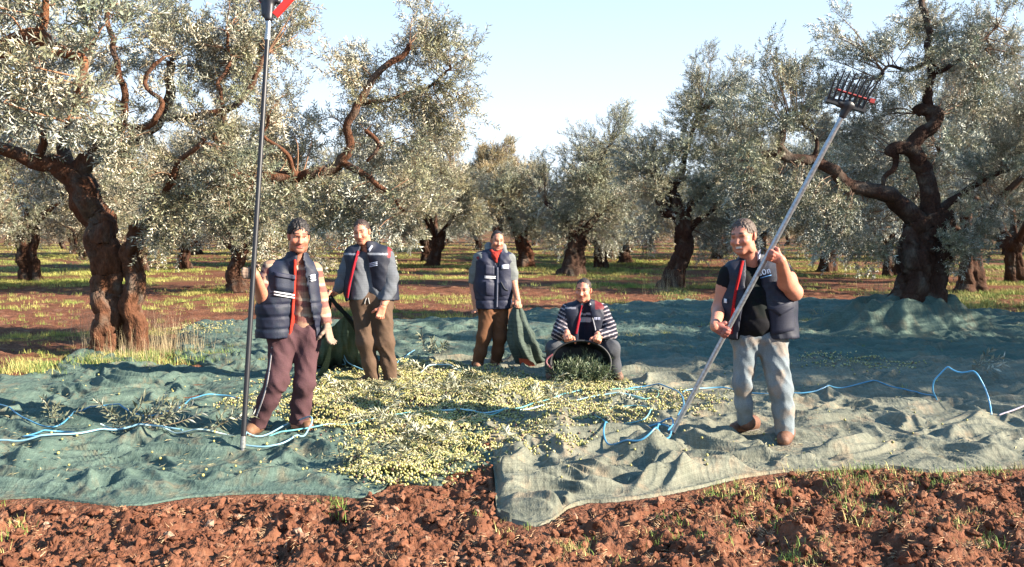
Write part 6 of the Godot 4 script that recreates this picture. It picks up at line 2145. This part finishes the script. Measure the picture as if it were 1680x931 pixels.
	# dry straw strewn over the soil
	for k in 3200:
		var x := r.randf_range(-4.6, 4.6)
		var z := r.randf_range(-6.4, -3.1)
		if rough_soil(x, z) < 0.3 or r.randf() > 0.3 + 0.5 * smoothstep(-1.0, 2.5, x): continue
		xf.append(Transform3D(Basis(Vector3.UP, r.randf() * TAU) * Basis(Vector3.RIGHT, r.randf_range(1.1, 1.6)).scaled(Vector3.ONE * r.randf_range(0.4, 0.8)), Vector3(x, soil_h(x, z) + 0.012, z)))
		cols.append(lin(188, 152, 116) * r.randf_range(0.6, 1.1))
	o = multi("weeds", wf, M.grass, xf, cols)
	tag(o, "small green weeds and dry straw on the tilled soil before the nets", "weeds", "", "stuff")
	xf = []; cols = PackedColorArray()
	for q in [[215, 588, 50, 10, 150], [170, 596, 60, 8, 90], [60, 606, 60, 10, 90], [320, 590, 50, 8, 60], [1110, 482, 40, 6, 60], [1600, 492, 80, 10, 160]]:
		for k in int(q[4]):
			var p := gp(q[0] + r.randfn() * q[2] * 0.6, q[1] + r.randfn() * q[3] * 0.6)
			p.y = soil_h(p.x, p.z) - 0.01
			xf.append(Transform3D(Basis(Vector3.UP, r.randf() * TAU).scaled(Vector3.ONE * r.randf_range(0.7, 1.5)), p))
			cols.append((lin(96, 118, 56) if r.randf() < 0.6 else lin(164, 154, 92)) * r.randf_range(0.75, 1.15))
	o = multi("tall_grass", tf.duplicate(), M.grass, xf, cols)
	tag(o, "lush green grass round the feet of the nearer olive trunks", "grass", "", "stuff")
	# --- tall dry weeds round the foot of the big tree
	xf = []; cols = PackedColorArray()
	var df := tuft(15, 7, 0.6, 0.5, 0.0026)
	for q in [[150, 562, 26, 16, 36], [262, 568, 44, 18, 90], [200, 590, 50, 8, 26], [310, 575, 34, 12, 30], [1440, 500, 26, 6, 40], [1555, 512, 26, 4, 22], [1090, 478, 24, 5, 20]]:
		for k in int(q[4]):
			var p := gp(q[0] + r.randfn() * q[2] * 0.6, q[1] + r.randfn() * q[3] * 0.6)
			p.y = soil_h(p.x, p.z) - 0.01
			var sc := r.randf_range(0.35, 1.0) * clampf(-p.z / 11.0, 1.0, 1.5)
			xf.append(Transform3D(Basis(Vector3.UP, r.randf() * TAU).scaled(Vector3(sc * 0.7, sc, sc * 0.7)), p))
			cols.append(lin(176, 158, 124) * r.randf_range(0.6, 1.15))
	o = multi("dry_weeds", df, M.grass, xf, cols)
	tag(o, "tall dry straw-coloured weeds round the olive trunks", "weeds", "", "stuff")
